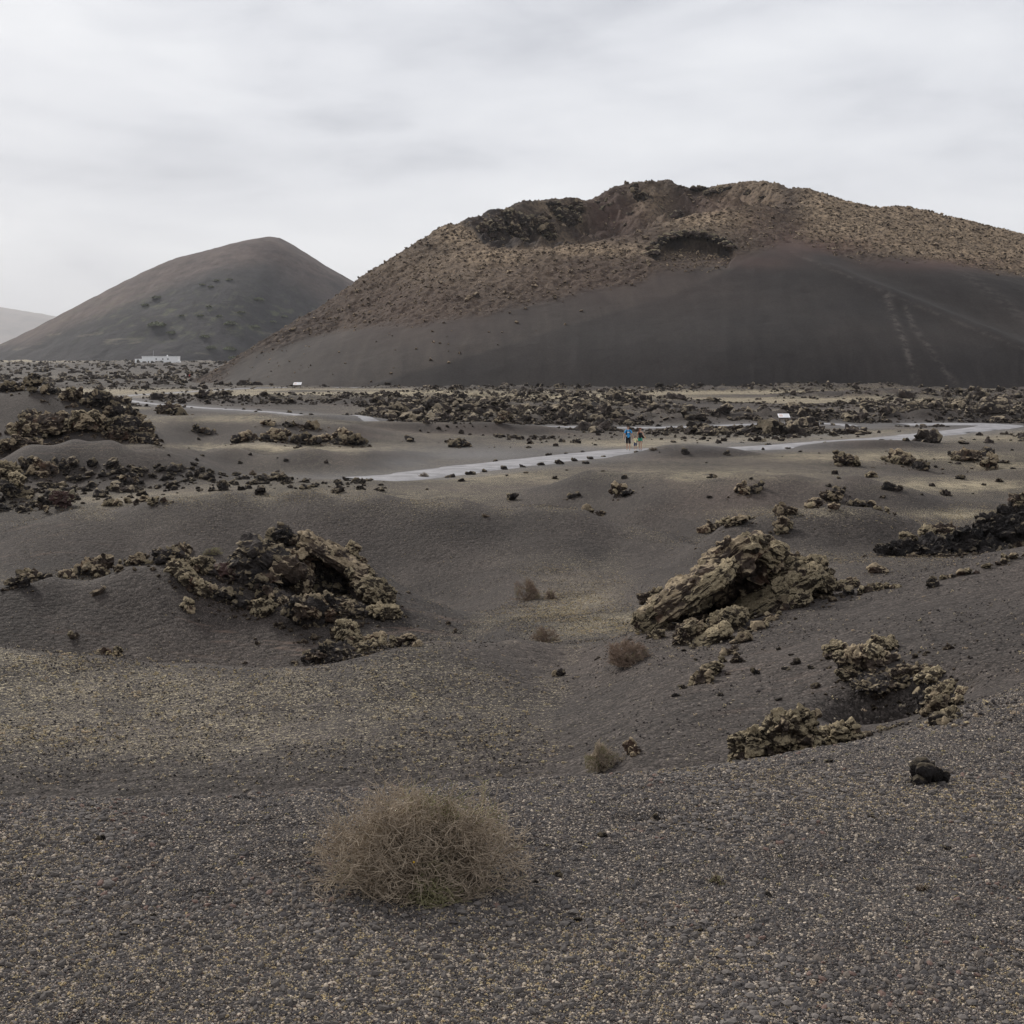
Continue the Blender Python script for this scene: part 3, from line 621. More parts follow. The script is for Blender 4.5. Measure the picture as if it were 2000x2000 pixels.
# ================================================================== rocks
STY = {'k': 'rk_lich', 'b': 'rk_brown', 'd': 'rk_dark', 's': 'rk_brown', 'r': 'rk_red', 'l': 'rk_lich', 'h': 'rk_hill_dark', 'n': 'rk_black'}
def lump_geo(a, b, c_, tilt, yaw, style, seed, sub, k):
    V, T = ico(sub); rs = np.random.default_rng(seed)
    pw = .55 if style in 'sl' else .8
    S = np.sign(V)*np.abs(V)**pw; S /= np.linalg.norm(S, axis=1)[:, None]**.5
    loc = S*np.array([a, b, c_]); nr = V/np.array([a, b, c_]); nr /= np.linalg.norm(nr, axis=1)[:, None]
    off = rs.uniform(-50, 50, 3); m_ = min(a, b, c_); big = max(a, b, c_)
    d = .42*m_*fbm(loc/big*1.6+off, seed, 3)
    # random cleavage planes give broken faces
    if style in 'dbshrn':
        for _ in range(7):
            n = rs.normal(size=3); n /= np.linalg.norm(n); lim = rs.uniform(.62, .95)
            e_ = (V@n)-lim; loc = loc-np.outer(np.maximum(e_, 0), n*np.array([a, b, c_]))*.85
    Q = loc/k+off
    if style == 'k':
        f1, _ = worley(Q*.55, seed); f2, _ = worley(Q*1.2, seed+3); f3, _ = worley(Q*2.8, seed+5)
        dk = 1.3*(.55-f1)+.85*(.5-f2)+.45*(.5-f3)+.5*fbm(Q*.8, seed, 4)
    elif style in 'sl':
        Ql = (loc/k)*np.array([.4, .4, 2.0])+off
        f2, _ = worley(Q*1.1, seed+3)
        g1, g2, cj = worley(Ql*.8, seed+8, True)
        dk = .75*ridged(Ql*.55, seed, 5)+.55*fbm(Q*.5, seed+1, 4)+.5*(.5-f2)+.7*(cj-.5)*sst(0, .2, g2-g1)
    else:
        Qw = Q*.42+.35*np.stack([vnoise(Q*.5+9*j, seed+j) for j in (1, 2, 3)], 1)
        f1, f2_, ci = worley(Qw*np.array([1, 1, 1.5]), seed+3, True); g1, g2, cj = worley(Qw*2.3, seed+8, True)
        dk = 1.5*(ci-.5)*sst(0, .22, f2_-f1)-.5*sst(.16, 0, f2_-f1)+.7*(cj-.5)*sst(0, .2, g2-g1)+.55*ridged(Q*.5, seed, 5)+.35*fbm(Q*1.4, seed+2, 4)
    loc = loc+nr*(d+k*dk*1.15)[:, None]
    ca, sa = math.cos(math.radians(tilt)), math.sin(math.radians(tilt)); cyw, syw = math.cos(yaw), math.sin(yaw)
    Rz = np.array([[cyw, -syw, 0], [syw, cyw, 0], [0, 0, 1]]); Ry = np.array([[ca, 0, -sa], [0, 1, 0], [sa, 0, ca]])
    return loc@(Ry@Rz).T, T, np.clip(dk, -1, 1)
_sd = [100]
PN = {'k': 'lichen_lump', 'b': 'brown_block', 'd': 'dark_block', 's': 'slab', 'l': 'lichen_slab', 'r': 'red_block', 'h': 'ledge_block', 'n': 'black_block'}
def outcrop(name, label, cat, lumps, Yd=None, group=None, kpx=8.0, sat=True):
    base = lumps[0]; y0 = Yd or hit(base[0], base[1]+base[3]*.7).y
    roots = None
    ex = []
    for L_ in lumps:      # long thin strips break into a row of uneven pieces
        if L_[5] in 'kl' and L_[3] < 11 and L_[2] > 2.2*L_[3]:
            n_ = max(2, round(L_[2]/L_[3]/1.2)); tc_, ts_ = math.cos(math.radians(L_[4])), math.sin(math.radians(L_[4]))
            for j in range(n_):
                f = (j+.5)/n_*2-1+random.uniform(-.3, .3)/n_; sc2 = random.uniform(.45, 1.25)
                ex.append((L_[0]+f*L_[2]*tc_, L_[1]-f*L_[2]*ts_+random.uniform(-.5, .5)*L_[3], L_[3]*sc2*random.uniform(.9, 1.7), L_[3]*sc2, L_[4]+random.uniform(-20, 20), random.choice('kbk'), *L_[6:]))
        else: ex.append(L_)
    for L_ in ex:
        px, py, hw, hh, tilt, st = L_[:6]; _sd[0] += 1
        if len(L_) > 6: Y = L_[6]
        else:
            hp = hit(px, py+hh*.8).y
            Y = hp if Yd is None or abs(hp-Yd) < .16*Yd else Yd
        m = Y/F; a, c_ = hw*m, hh*m; b_ = (a+c_)*.5 if st not in 'sl' else max(a, c_)*.7
        k = max(kpx*m*(1.5 if st == 's' else 1), .03) if st != 'k' else max(7.5*m, .035)
        sub = 5 if hw*hh > 480 else (4 if hw*hh > 90 else 3)
        V, T, kn = lump_geo(a*.93, b_, c_*.93, tilt, random.uniform(-.25, .25), st, _sd[0], sub, k)
        p = Wp(px, py, Y+b_*.4)
        if roots is None:
            gz_ = float(ground_z(p.x, p.y)[0]); roots = empty(name, (p.x, p.y, gz_)); tag(roots, label, cat, group)
        V = V+np.array(p-roots.location)
        nm = PN[st]; Vs, Ts, Ks, Mi = [V], [T], [kn], [np.zeros(len(T), int)]; nb = len(V)
        ns = 6 if hw*hh > 480 else (4 if hw*hh > 150 else (2 if hw*hh > 70 else 0)) if sat else 0; ns = min(ns, 2) if st == 'k' else ns; rs_ = np.random.default_rng(_sd[0]+5000)
        alt = {'k': 'b', 'b': 'k', 'd': 'b', 's': 'k', 'l': 'b', 'r': 'd', 'h': 'b', 'n': 'n'}[st]
        ct, st_ = math.cos(math.radians(tilt)), math.sin(math.radians(tilt))
        for j in range(ns):     # broken pieces grown onto the block
            q1 = rs_.uniform(-.95, .95); q2 = rs_.uniform(-.85, .95)*math.sqrt(max(0, 1-q1*q1)); f = rs_.uniform(.16, .36)
            s2 = rs_.random() < .5; a2 = max(f*min(a, c_*2.2), c_*.3)
            v2, t2, k2 = lump_geo(a2*rs_.uniform(.9, 1.6), a2, a2*rs_.uniform(.6, 1.0), tilt+rs_.uniform(-25, 25), rs_.uniform(-1, 1), alt if s2 else st, _sd[0]*31+j, 3, k*.8)
            dq = b_*math.sqrt(max(0, 1-q1*q1-q2*q2*.7))*.8
            v2 = v2+np.array(p-roots.location)+np.array([(q1*a*ct-q2*c_*st_), -dq, (q1*a*st_+q2*c_*ct)])
            Vs.append(v2); Ts.append(t2+nb); Ks.append(k2); Mi.append(np.full(len(t2), int(s2))); nb += len(v2)
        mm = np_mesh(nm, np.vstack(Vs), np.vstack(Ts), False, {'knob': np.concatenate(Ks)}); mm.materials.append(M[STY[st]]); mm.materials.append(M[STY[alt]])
        mm.polygons.foreach_set('material_index', np.concatenate(Mi).astype(np.int32)); o = link(nm, mm, None, roots)
    return roots
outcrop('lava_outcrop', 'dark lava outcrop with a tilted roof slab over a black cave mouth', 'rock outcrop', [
 (515,1108,72,40,-22,'d'),(553,1052,25,24,8,'d',28.4),(500,1085,45,22,20,'d'),(650,1086,72,15,-31,'s',27.6),(610,1062,32,13,-25,'s',28.0),(575,1130,50,30,-25,'b'),(735,1160,42,26,-28,'k'),(700,1130,30,16,-30,'b',27.3),(752,1196,34,15,-8,'k'),(605,1200,46,28,-8,'d'),(625,1185,40,18,-12,'b'),(665,1182,46,16,-15,'d'),(695,1192,35,13,-10,'d'),(455,1120,40,14,-20,'r'),(520,1150,30,17,-25,'d'),(545,1165,30,14,-18,'d'),(690,1070,12,10,0,'k',28.3),(700,1095,18,10,-30,'k',28.2),(720,1115,14,9,-30,'k',28.0),(650,1160,40,18,-20,'d'),(580,1100,30,25,0,'b'),(655,1125,52,22,-30,'n',28.4),(640,1140,40,22,-20,'n',27.9)], 27.0)  # the recessed black blocks are added to paint the cave's shade
outcrop('lava_outcrop', 'low lichen-crusted lumps at the foot of the dark cave outcrop', 'rock outcrop', [
 (677,1232,28,21,-15,'k'),(692,1248,24,14,-20,'k'),(650,1276,44,20,4,'d'),(715,1264,42,13,16,'k'),(770,1258,38,10,4,'k'),(800,1257,18,6,0,'k'),(735,1250,20,12,10,'b')])
outcrop('lava_outcrop', 'diagonal chain of lichen-crusted lava lumps left of the cave outcrop', 'rock outcrop', [
 (352,1112,28,17,-30,'k'),(395,1104,24,18,0,'k'),(372,1132,32,15,-38,'k'),(402,1152,24,16,-30,'k'),(445,1165,30,15,-22,'d'),(475,1176,26,15,-20,'d'),(514,1188,22,17,0,'k'),(425,1162,16,10,0,'k')])
outcrop('lava_ledge', 'broken rim of lava lumps along the left edge of the ash hollow', 'rock ledge', [
 (185,1108,38,15,10,'b'),(40,1136,24,14,20,'d'),(55,1126,20,10,15,'b'),(210,1114,28,10,0,'k'),(160,1116,20,8,0,'d'),(130,1124,14,6,0,'b'),(90,1124,14,6,0,'d'),(270,1092,20,10,20,'b'),(245,1097,16,5,0,'k'),(290,1098,10,4,0,'k')])
outcrop('lava_ledge', 'dark stepped lava lump on the far rim of the hollow, below a yellowish plant', 'rock ledge', [(335,1086,32,16,5,'d'),(352,1076,20,10,0,'b'),(318,1092,16,8,0,'d'),(362,1092,14,8,0,'k')])
outcrop('lava_outcrop', 'large tilted lichen-covered lava slab outcrop above the right slope', 'rock outcrop', [
 (1325,1165,82,26,38,'s',15.6),(1430,1090,80,27,33,'s',15.9),(1375,1145,80,18,40,'l',15.5),(1405,1085,40,16,45,'b',16.0),(1440,1120,95,50,28,'b',16.4),(1530,1140,90,36,8,'b',16.2),(1480,1095,70,30,-5,'b',16.4),(1290,1195,62,24,37,'l',15.6),(1450,1060,28,13,35,'k',16.2),(1490,1085,45,26,-20,'l',16.2),(1540,1112,50,22,12,'k',16.2),(1595,1112,30,28,20,'k',16.2),(1560,1140,60,26,30,'l',15.9),(1490,1183,92,24,33,'l'),(1420,1212,46,24,22,'k'),(1345,1238,36,24,30,'b'),(1385,1248,48,11,33,'l'),(1610,1140,24,16,0,'k',16),(1400,1170,44,30,30,'d',16.6),(1470,1140,46,40,30,'d',16.9),(1500,1125,40,30,20,'b',16.8),(1340,1190,50,20,30,'b',16.1),(1440,1150,22,26,20,'d',16.4),(1560,1175,30,14,30,'k'),(1320,1160,26,12,50,'l',15.9)], 15.8)
outcrop('lava_ledge', 'row of small lichen lumps trailing right from the large tilted slab outcrop', 'rock ledge', [(1640,1145,22,10,0,'d'),(1660,1142,16,12,0,'b'),(1690,1152,18,6,5,'k'),(1720,1147,16,5,5,'k'),(1742,1145,14,4,5,'k'),(1655,1158,14,6,0,'d')])
outcrop('lava_ledge', 'thin diagonal trail of lava rubble below the large tilted slab outcrop', 'rock ledge', [(1445,1250,24,7,32,'b'),(1475,1228,24,7,32,'l'),(1505,1208,24,6,32,'l'),(1535,1190,20,5,32,'l'),(1425,1272,26,7,32,'b'),(1400,1293,24,9,32,'k'),(1390,1308,26,13,34,'k'),(1368,1326,22,11,36,'b'),(1438,1288,12,8,30,'b')])
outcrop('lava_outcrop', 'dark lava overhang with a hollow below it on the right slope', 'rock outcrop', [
 (1695,1287,52,22,-14,'b'),(1727,1258,30,15,-4,'k'),(1630,1268,24,18,18,'k'),(1650,1284,24,12,0,'k'),(1665,1305,36,13,-20,'d'),(1720,1334,72,15,4,'d'),(1770,1312,42,12,14,'b'),(1660,1322,30,9,-22,'b'),(1815,1322,26,13,15,'k'),(1842,1350,34,17,22,'k'),(1830,1378,26,17,35,'b'),(1854,1398,20,13,20,'k'),(1836,1410,18,10,0,'d'),(1865,1372,14,8,20,'k'),(1800,1372,16,24,10,'d'),(1880,1350,14,7,25,'k'),(1745,1375,50,34,0,'n',11.3)])  # last black block is added in the hollow to stand for its shade
outcrop('lava_outcrop', 'bulbous pale lichen-crusted lava boulder at the foot of the right slope', 'boulder', [
 (1465,1462,44,40,10,'k',8.7),(1530,1428,46,38,20,'k',8.7),(1570,1412,26,28,10,'k',8.7),(1545,1468,40,24,20,'k',8.7),(1500,1478,40,20,0,'b',8.7),(1585,1455,22,20,0,'k',8.7),(1440,1490,18,14,0,'k',8.7)])
outcrop('lava_outcrop', 'smaller rounded lichen boulder right of the bulbous pale boulder', 'boulder', [(1638,1438,42,26,5,'k',8.8),(1672,1446,26,16,-10,'k',8.8),(1612,1458,26,16,0,'k',8.8),(1655,1422,18,14,0,'k',8.8)])
outcrop('lava_ledge', 'low line of broken lichen rock running right towards the dark overhang', 'rock ledge', [(1735,1432,26,12,8,'k',9.0),(1700,1445,24,9,10,'b',9.0),(1765,1428,18,11,0,'d',9.0),(1790,1422,26,8,8,'d',9.0),(1718,1458,20,8,0,'k',9.0),(1650,1464,14,6,0,'k',9.0),(1740,1448,14,10,0,'d',9.0),(1690,1462,18,6,15,'k',9.0)])
outcrop('lava_outcrop', 'black jagged lava outcrop cut by the right edge of the view', 'rock outcrop', [
 (1965,1050,62,48,24,'n',32),(1995,1005,44,26,10,'n',32.5),(1880,1068,58,34,22,'n',31.6),(1930,1085,50,24,20,'n',31.2),(1815,1075,46,30,26,'n',31.4),(1750,1076,38,18,18,'n',31.2),(1842,1040,30,18,10,'b',32),(1930,1030,26,26,20,'n',32.2),(1775,1050,18,10,0,'k',32),(1808,1040,16,10,0,'k',32),(1990,978,26,12,0,'b',32.6),(2040,1030,60,60,0,'n',32.4),(1860,1100,40,12,5,'n',30.6),(1960,1090,50,10,14,'k',30.4),(1830,1110,30,6,8,'k',30.2)], 31.5)
outcrop('lava_ledge', 'pale crumbly lava rim below the black outcrop at the right edge', 'rock ledge', [(1930,1108,34,7,16,'k'),(1870,1122,30,6,14,'k'),(1830,1132,22,6,14,'k'),(1982,1088,28,7,18,'k'),(1716,1114,18,7,-10,'b'),(1820,1140,10,10,0,'d')])
outcrop('lava_ledge', 'lichen-topped string of rock on the left shoulder of the middle mound', 'rock ledge', [(1385,1031,19,10,12,'b'),(1412,1025,18,8,12,'k'),(1440,1018,22,8,14,'b'),(1468,1010,14,5,12,'k')])
outcrop('lava_ledge', 'rock string along the top of the middle mound, right of centre', 'rock ledge', [(1535,998,24,8,12,'b'),(1590,985,18,7,8,'b'),(1628,990,10,7,0,'b'),(1680,985,34,5,-6,'d'),(1730,998,22,4,-16,'k')])
outcrop('boulder', 'upright craggy rock leaning on the face of the middle mound', 'boulder', [(1530,1024,13,16,-25,'b'),(1524,1037,12,8,0,'k')])
outcrop('boulder', 'split rock with a dark hollow beneath, behind the middle mound', 'boulder', [(1622,969,22,10,-6,'b'),(1635,962,10,6,0,'d')])
outcrop('boulder', 'low craggy rock lying on the slope left of the split rock', 'boulder', [(1455,957,18,9,-22,'b'),(1482,951,9,6,0,'d')])
outcrop('boulder', 'rough brown rock clump on the crest below the walkers', 'boulder', [(1208,958,18,11,0,'b'),(1226,964,12,6,0,'d')])
outcrop('lava_ledge', 'thin lichen rock streak on the right flank of the big ash dune', 'rock ledge', [(1150,996,12,4,-16,'k'),(1172,1003,14,5,-16,'b')])
outcrop('lava_outcrop', 'brown lava crag on the right below the far bend of the path', 'rock outcrop', [(1655,900,25,12,-10,'b'),(1643,893,10,10,0,'d'),(1700,928,12,6,-15,'k')])
outcrop('lava_outcrop', 'broken lava ridge right of the brown crag, near the path bend', 'rock outcrop', [(1755,892,22,9,-10,'b'),(1800,912,18,8,-8,'d'),(1780,902,26,9,-20,'b'),(1740,900,18,6,0,'k')])
outcrop('lava_outcrop', 'flat-topped lava ledge near the right edge below the path', 'rock outcrop', [(1890,892,30,10,0,'b'),(1925,884,18,8,0,'d'),(1930,905,14,12,0,'b'),(1865,886,16,5,0,'d')])
outcrop('lava_outcrop', 'ridge of brown lava blocks along the front of the rocky rise at left', 'rock outcrop', [(95,832,62,24,4,'b'),(48,838,22,18,0,'b'),(160,826,40,18,12,'b'),(60,812,16,12,0,'d'),(185,830,24,12,0,'d')], 80)
outcrop('lava_outcrop', 'black craggy lava pile at the right end of the rocky rise', 'rock outcrop', [(245,815,34,22,-10,'d'),(262,838,38,22,-25,'d'),(280,858,28,10,-15,'d'),(300,862,12,8,0,'d'),(232,850,26,12,0,'b'),(288,836,14,8,0,'k')], 79)
outcrop('lava_outcrop', 'pale-topped lava lumps low on the left edge, below the rocky rise', 'rock outcrop', [(40,866,40,11,0,'b'),(75,858,24,9,5,'k'),(15,872,16,7,0,'d')], 76)
outcrop('lava_outcrop', 'dark lava knolls on the skyline of the rocky rise at left', 'rock outcrop', [(190,782,30,16,-10,'d'),(142,772,18,14,0,'b'),(68,748,11,15,5,'d'),(215,794,20,10,-20,'d'),(30,757,26,8,0,'d'),(100,765,16,6,0,'d')], 84)
outcrop('lava_outcrop', 'yellow lichen-coated rocks at the left edge above the dark hollow', 'rock outcrop', [(14,920,26,20,-10,'k',62),(34,938,18,12,-20,'k',61),(10,950,22,9,-10,'d',60)], 61)
outcrop('lava_outcrop', 'brown ledge with a shadowed cleft in the dark hollow at left', 'rock outcrop', [(85,917,26,15,-15,'b'),(62,905,20,10,0,'d'),(110,905,20,8,0,'d')], 63)
outcrop('boulder', 'single large dark red boulder in the dark hollow at left', 'boulder', [(120,978,20,17,0,'r')])
outcrop('boulder', 'black hump-backed boulder amid the rubble at left', 'boulder', [(252,934,17,13,0,'d')])
outcrop('lava_ledge', 'long flat lichen ledge just behind the big ash dune', 'rock ledge', [(255,980,50,7,2,'l'),(305,978,36,6,0,'k'),(215,984,16,6,0,'k')])
outcrop('lava_ledge', 'yellowish rock rim slanting down at the left edge behind the dune', 'rock ledge', [(52,968,26,6,-38,'k'),(80,990,20,5,-35,'k')])
outcrop('boulder', 'single black porous boulder on the near gravel at right', 'boulder', [(1807,1511,28,23,0,'n')], kpx=4, sat=False)
outcrop('boulder', 'small brown two-humped rock beside the shrub below the right slope', 'boulder', [(1231,1462,11,13,0,'b'),(1244,1467,10,7,0,'b')], kpx=5)
outcrop('boulder', 'rounded lichen cobble left of the large tilted slab outcrop', 'boulder', [(1285,1239,15,11,0,'k')])
outcrop('boulder', 'brown lump lying left behind the large tilted slab outcrop', 'boulder', [(1262,1168,17,11,10,'b',18.5),(1282,1160,16,10,10,'k',18.5)])
outcrop('boulder', 'small lichen-tipped rock on the slope of the left hollow', 'boulder', [(367,1183,13,11,0,'k')])
outcrop('boulder', 'knobbly little rock at the lower left edge of the hollow', 'boulder', [(145,1240,14,9,-20,'b')])
outcrop('boulder', 'flat yellow lichen clump on the crest at the hollow\'s near edge', 'boulder', [(215,1276,24,9,-5,'k')])
outcrop('boulder', 'single small dark stone on the ash below the valley shrubs', 'stone', [(1095,1314,9,8,0,'d')])
outcrop('boulder', 'pair of small pale and dark stones on the big dune crest', 'stone', [(1005,972,9,7,0,'d'),(994,971,6,7,0,'k')])
outcrop('boulder', 'small dark stone on the dune crest below the walkers, near the brown clump', 'stone', [(1122,968,9,5,0,'d')])
outcrop('boulder', 'leaning pyramid-shaped slab standing in the lava field', 'boulder', [(986,815,14,13,25,'b'),(976,822,10,8,0,'b')])

for lb, lm in (('low dark lava hump on the pale mound right of the rocky rise', [(326,801,30,10,0,'b'),(346,806,16,6,0,'d')]),
 ('pair of small dark lava lumps on the pale mound above the ash plain', [(388,840,14,7,-12,'d'),(408,846,10,4,0,'d')]),
 ('thin string of lava along the upper side of the pale mound', [(525,825,14,6,0,'b'),(594,832,24,6,-5,'b'),(560,829,12,5,0,'d')]),
 ('dark low ledge at the left foot of the pale mound', [(467,858,20,8,8,'d'),(490,855,10,5,0,'b')]),
 ('long brown lava ledge below the pale mound, at its middle', [(540,852,28,9,6,'b'),(522,858,12,6,0,'d')]),
 ('flat black lava ledge beside the long brown one', [(598,861,32,9,0,'d'),(630,858,12,6,0,'b')]),
 ('taller craggy lava pile at the right end of the ledges', [(672,852,22,13,-15,'b'),(694,862,18,10,-20,'d'),(660,862,14,7,0,'d')]),
 ('low lava streak left of the walkers beyond the near path', [(800,858,10,5,0,'d'),(900,868,24,6,0,'d'),(876,862,12,4,0,'b')])):
    outcrop('lava_outcrop', lb, 'rock outcrop', lm)
# crags in and round the crater
outcrop('crater_crag', 'black cliff inside the left part of the crater, below the rim', 'crag', [
 (1036,446,26,36,-62,'h',500),(962,452,20,26,-55,'h',476),(992,438,22,28,-60,'h',488),(1008,448,24,30,-58,'h',488),(1062,455,26,22,-50,'h',498),(1092,416,34,17,-8,'h',518),(1105,425,26,18,-20,'h',514),(940,450,10,14,-50,'h',466),(1125,405,12,16,-10,'h',526)], kpx=7)
outcrop('crater_crag', 'slanting rock buttress in the far wall of the crater', 'crag', [(1268,402,48,12,-50,'h',528),(1290,420,34,9,-48,'h',524),(1246,374,24,9,-40,'h',545),(1302,436,16,8,-40,'h',520)], kpx=6)
outcrop('crater_crag', 'dark rock bands across the red far wall left of the buttress', 'crag', [(1183,408,30,4,24,'h',532),(1220,426,32,6,28,'h',524),(1200,388,26,4,22,'h',540),(1160,398,16,4,18,'h',538)], kpx=5)
outcrop('crater_crag', 'dark ledges under the crater rim right of the buttress', 'crag', [(1420,373,44,8,6,'h',528),(1494,398,20,17,-20,'h',496),(1470,382,20,8,-10,'h',508),(1318,424,26,8,28,'h',516),(1370,372,22,6,-10,'h',540),(1512,378,10,12,0,'h',500)], kpx=5)
# shared loose rocks
LIB = []
for i in range(12):
    V, T, kn = lump_geo(1, random.uniform(.7, 1.1), random.uniform(.55, .9), 0, 0, 'd' if i % 3 else 'k', 900+i, 3, .55)
    LIB.append(np_mesh('lava_rock', V, T, i % 3 == 0, {'knob': kn}))
def lib_copy(mat):
    r = []
    for m_ in LIB:
        m2 = m_.copy(); m2.materials.clear(); m2.materials.append(mat); r.append(m2)
    return r
LIBF, LIBD, LIBL = lib_copy(M['rk_field']), lib_copy(M['rk_dark']), lib_copy(M['rk_lich'])
def loose(x, y, r, lib, name, label, cat, group):
    o = bpy.data.objects.new(name, random.choice(lib)); COL.objects.link(o)
    s = (r*random.uniform(.8, 1.25), r*random.uniform(.8, 1.2), r*random.uniform(.6, 1.1))
    o.location = (x, y, float(ground_z(x, y)[0])+s[2]*.22); o.scale = s
    o.rotation_euler = (random.uniform(-.3, .3), random.uniform(-.3, .3), random.uniform(0, 6.28))
    return tag(o, label, cat, group)
def where(px):
    return ('at the far left', 'left of the leaning slab', 'between leaning slab and walkers', 'between walkers and white board', 'just right of the white board', 'towards the right edge')[int(np.searchsorted((420, 960, 1230, 1500, 1750), px))]
# stones along the path edge
for k, (p, wd) in enumerate(PL):
    t = np.gradient(p, axis=0); t /= np.linalg.norm(t, axis=1)[:, None]; nn = np.stack([t[:, 1], -t[:, 0]], 1)
    acc = 0
    for i in range(1, len(p)):
        acc += float(np.linalg.norm(p[i]-p[i-1]))
        if acc < (1.0 if k == 0 else 3.2): continue
        acc = random.uniform(-.9, .3) if k == 0 else random.uniform(-2, 1)
        px = 1000+p[i][0]/p[i][1]*F
        if not (790 < px < 2010) and k == 0: continue
        if not (250 < px < 1700): continue
        side = 1 if k == 0 else random.choice((1, -1))
        if k == 0 and random.random() < .2: side = -1
        q_ = p[i]+nn[i]*side*(wd/2+random.uniform(.05, .45))
        loose(q_[0], q_[1], random.uniform(.10, .26)*(1 if k == 0 else 1.2), LIBD, 'edging_stone', 'dark stone set along the edge of the nearer stretch of path' if k == 0 else 'dark stone beside the thin far stretch of path', 'stone', 'stones edging the near path' if k == 0 else 'stones beside the far path')
# rubble in the dark hollow at left
def in_hollow(px, py): return py > np.interp(px, [0, 150, 300, 450, 600, 750], [905, 905, 908, 925, 935, 930]) and py < np.interp(px, [0, 150, 300, 450, 600, 750], [1005, 985, 970, 958, 955, 958])
hollow_pts = []
while len(hollow_pts) < 520:
    px, py = random.uniform(0, 760), random.uniform(895, 1000)
    if in_hollow(px, py): hollow_pts.append((px, py, .055+.16*random.random()**2.5+(.22 if random.random() < .05 else 0)))
hollow_pts.sort(key=lambda t: -t[2])
HOLP = []
for i, (px, py, r) in enumerate(hollow_pts):
    p = hit(px, py)
    if not 50 < p.y < 78: continue
    if i < 130: loose(p.x, p.y, r, LIBD if i % 4 else LIBF, 'rubble_rock', '%s black rock in the dark rubble hollow, %s' % ('larger' if r > .16 else 'smaller', ('by the left edge', 'around the hump-backed boulder', 'right of the hump-backed boulder', 'at its right end by the dry bushes')[int(np.searchsorted((150, 330, 470), px))]), 'rock', 'rubble rocks in the dark hollow')
    else: HOLP.append((p.x, p.y, p.z, r))
# stones on the open ash of the middle distance
for i in range(90):
    px, py = random.uniform(300, 1990), random.uniform(850, 975)
    p = hit(px, py)
    if p.y < 48 or path_dist(np.array([p.x]), np.array([p.y]))[0] < 2.5: continue
    loose(p.x, p.y, random.choice((.07, .09, .12, .16, .24))*random.uniform(.7, 1.2), random.choice((LIBD, LIBF, LIBF)), 'loose_stone', 'small stone on the open ash %s, %s' % ('near the path' if py < 910 else 'on the dune tops', where(px)), 'stone', 'stones on the open middle-distance ash')
for px, py, w_ in ((1535,1308,16),(1555,1297,16),(1478,1316,20),(1585,1306,16),(1520,1270,9),(1545,1280,12),(1522,1368,14),(1407,1359,14),(1320,1360,18),(1335,1344,14),(1895,1286,10),(1335,1272,10),(1360,1290,9)):
    p = hit(px, py); loose(p.x, p.y, w_*.5*p.y/F, LIBF if px % 2 else LIBD, 'slope_stone', 'little rough stone scattered on the right ash slope between the outcrops', 'stone', 'little stones on the right ash slope')
for px, py in ((1262,1566),(1285,1602),(1365,1605),(1132,1650),(1140,1662),(1090,1712),(1045,1725),(1590,1488),(1618,1490),(1440,1520),(1390,1625),(1180,1635),(500,1530),(590,1880),(1500,1750),(1130,1800),(1365,1818),(300,1790),(200,1640),(1700,1600),(1850,1660)):
    p = hit(px, py); loose(p.x, p.y, random.uniform(.009, .016), LIBD, 'gravel_stone', 'black fist-small stone standing out among the near gravel', 'stone', 'stones among the near gravel')
# lava field
cand = []
tries = 0
Pr = rng.uniform(0, 1, (170000, 4))
Yr = 108*(340/108)**Pr[:, 0]; Xr = (-.40+.86*Pr[:, 1])*Yr
dens = sst(-.15, .25, fbm(P3(Xr, Yr)*.028, 41, 3)+.22*sst(1000, 1500, 1000+Xr/Yr*F)+.06)*sst(105, 150, Yr)*sst(3.0, 6, path_dist(Xr, Yr))
dens = dens*np.clip(.5+1.2*fbm(P3(Xr, Yr)*.12, 45, 3), 0.03, 1)
dens = dens*(1-.92*sst(.02, .22, fbm(P3(Xr*.012, Yr*.06), 88, 3)))
keep = Pr[:, 2] < dens*.9
Xr, Yr = Xr[keep], Yr[keep]; sz = .08+.27*rng.random(len(Xr))**2+np.where(rng.random(len(Xr)) < .045, rng.uniform(.2, .8, len(Xr)), 0); zr = ground_z(Xr, Yr)
scr = sz/Yr; order = np.argsort(-scr); taken = set(); n = 0
for i in order:
    if n >= 290: break
    px = 1000+Xr[i]/Yr[i]*F
    if not 0 < px < 2000: continue
    py = HZ+(EYE-zr[i]-sz[i]*.5)/Yr[i]*F
    if hit(px, py).y < Yr[i]-2.5: continue
    loose(Xr[i], Yr[i], sz[i], LIBF, 'lava_rock', '%s lava rock, %s of the lava field, %s' % ('big' if sz[i] > .75 else 'middling' if sz[i] > .4 else 'small', 'near side' if Yr[i] < 165 else 'middle' if Yr[i] < 225 else 'far side', where(px)), 'rock', 'lava rocks of the lava field')
    taken.add(int(i)); n += 1
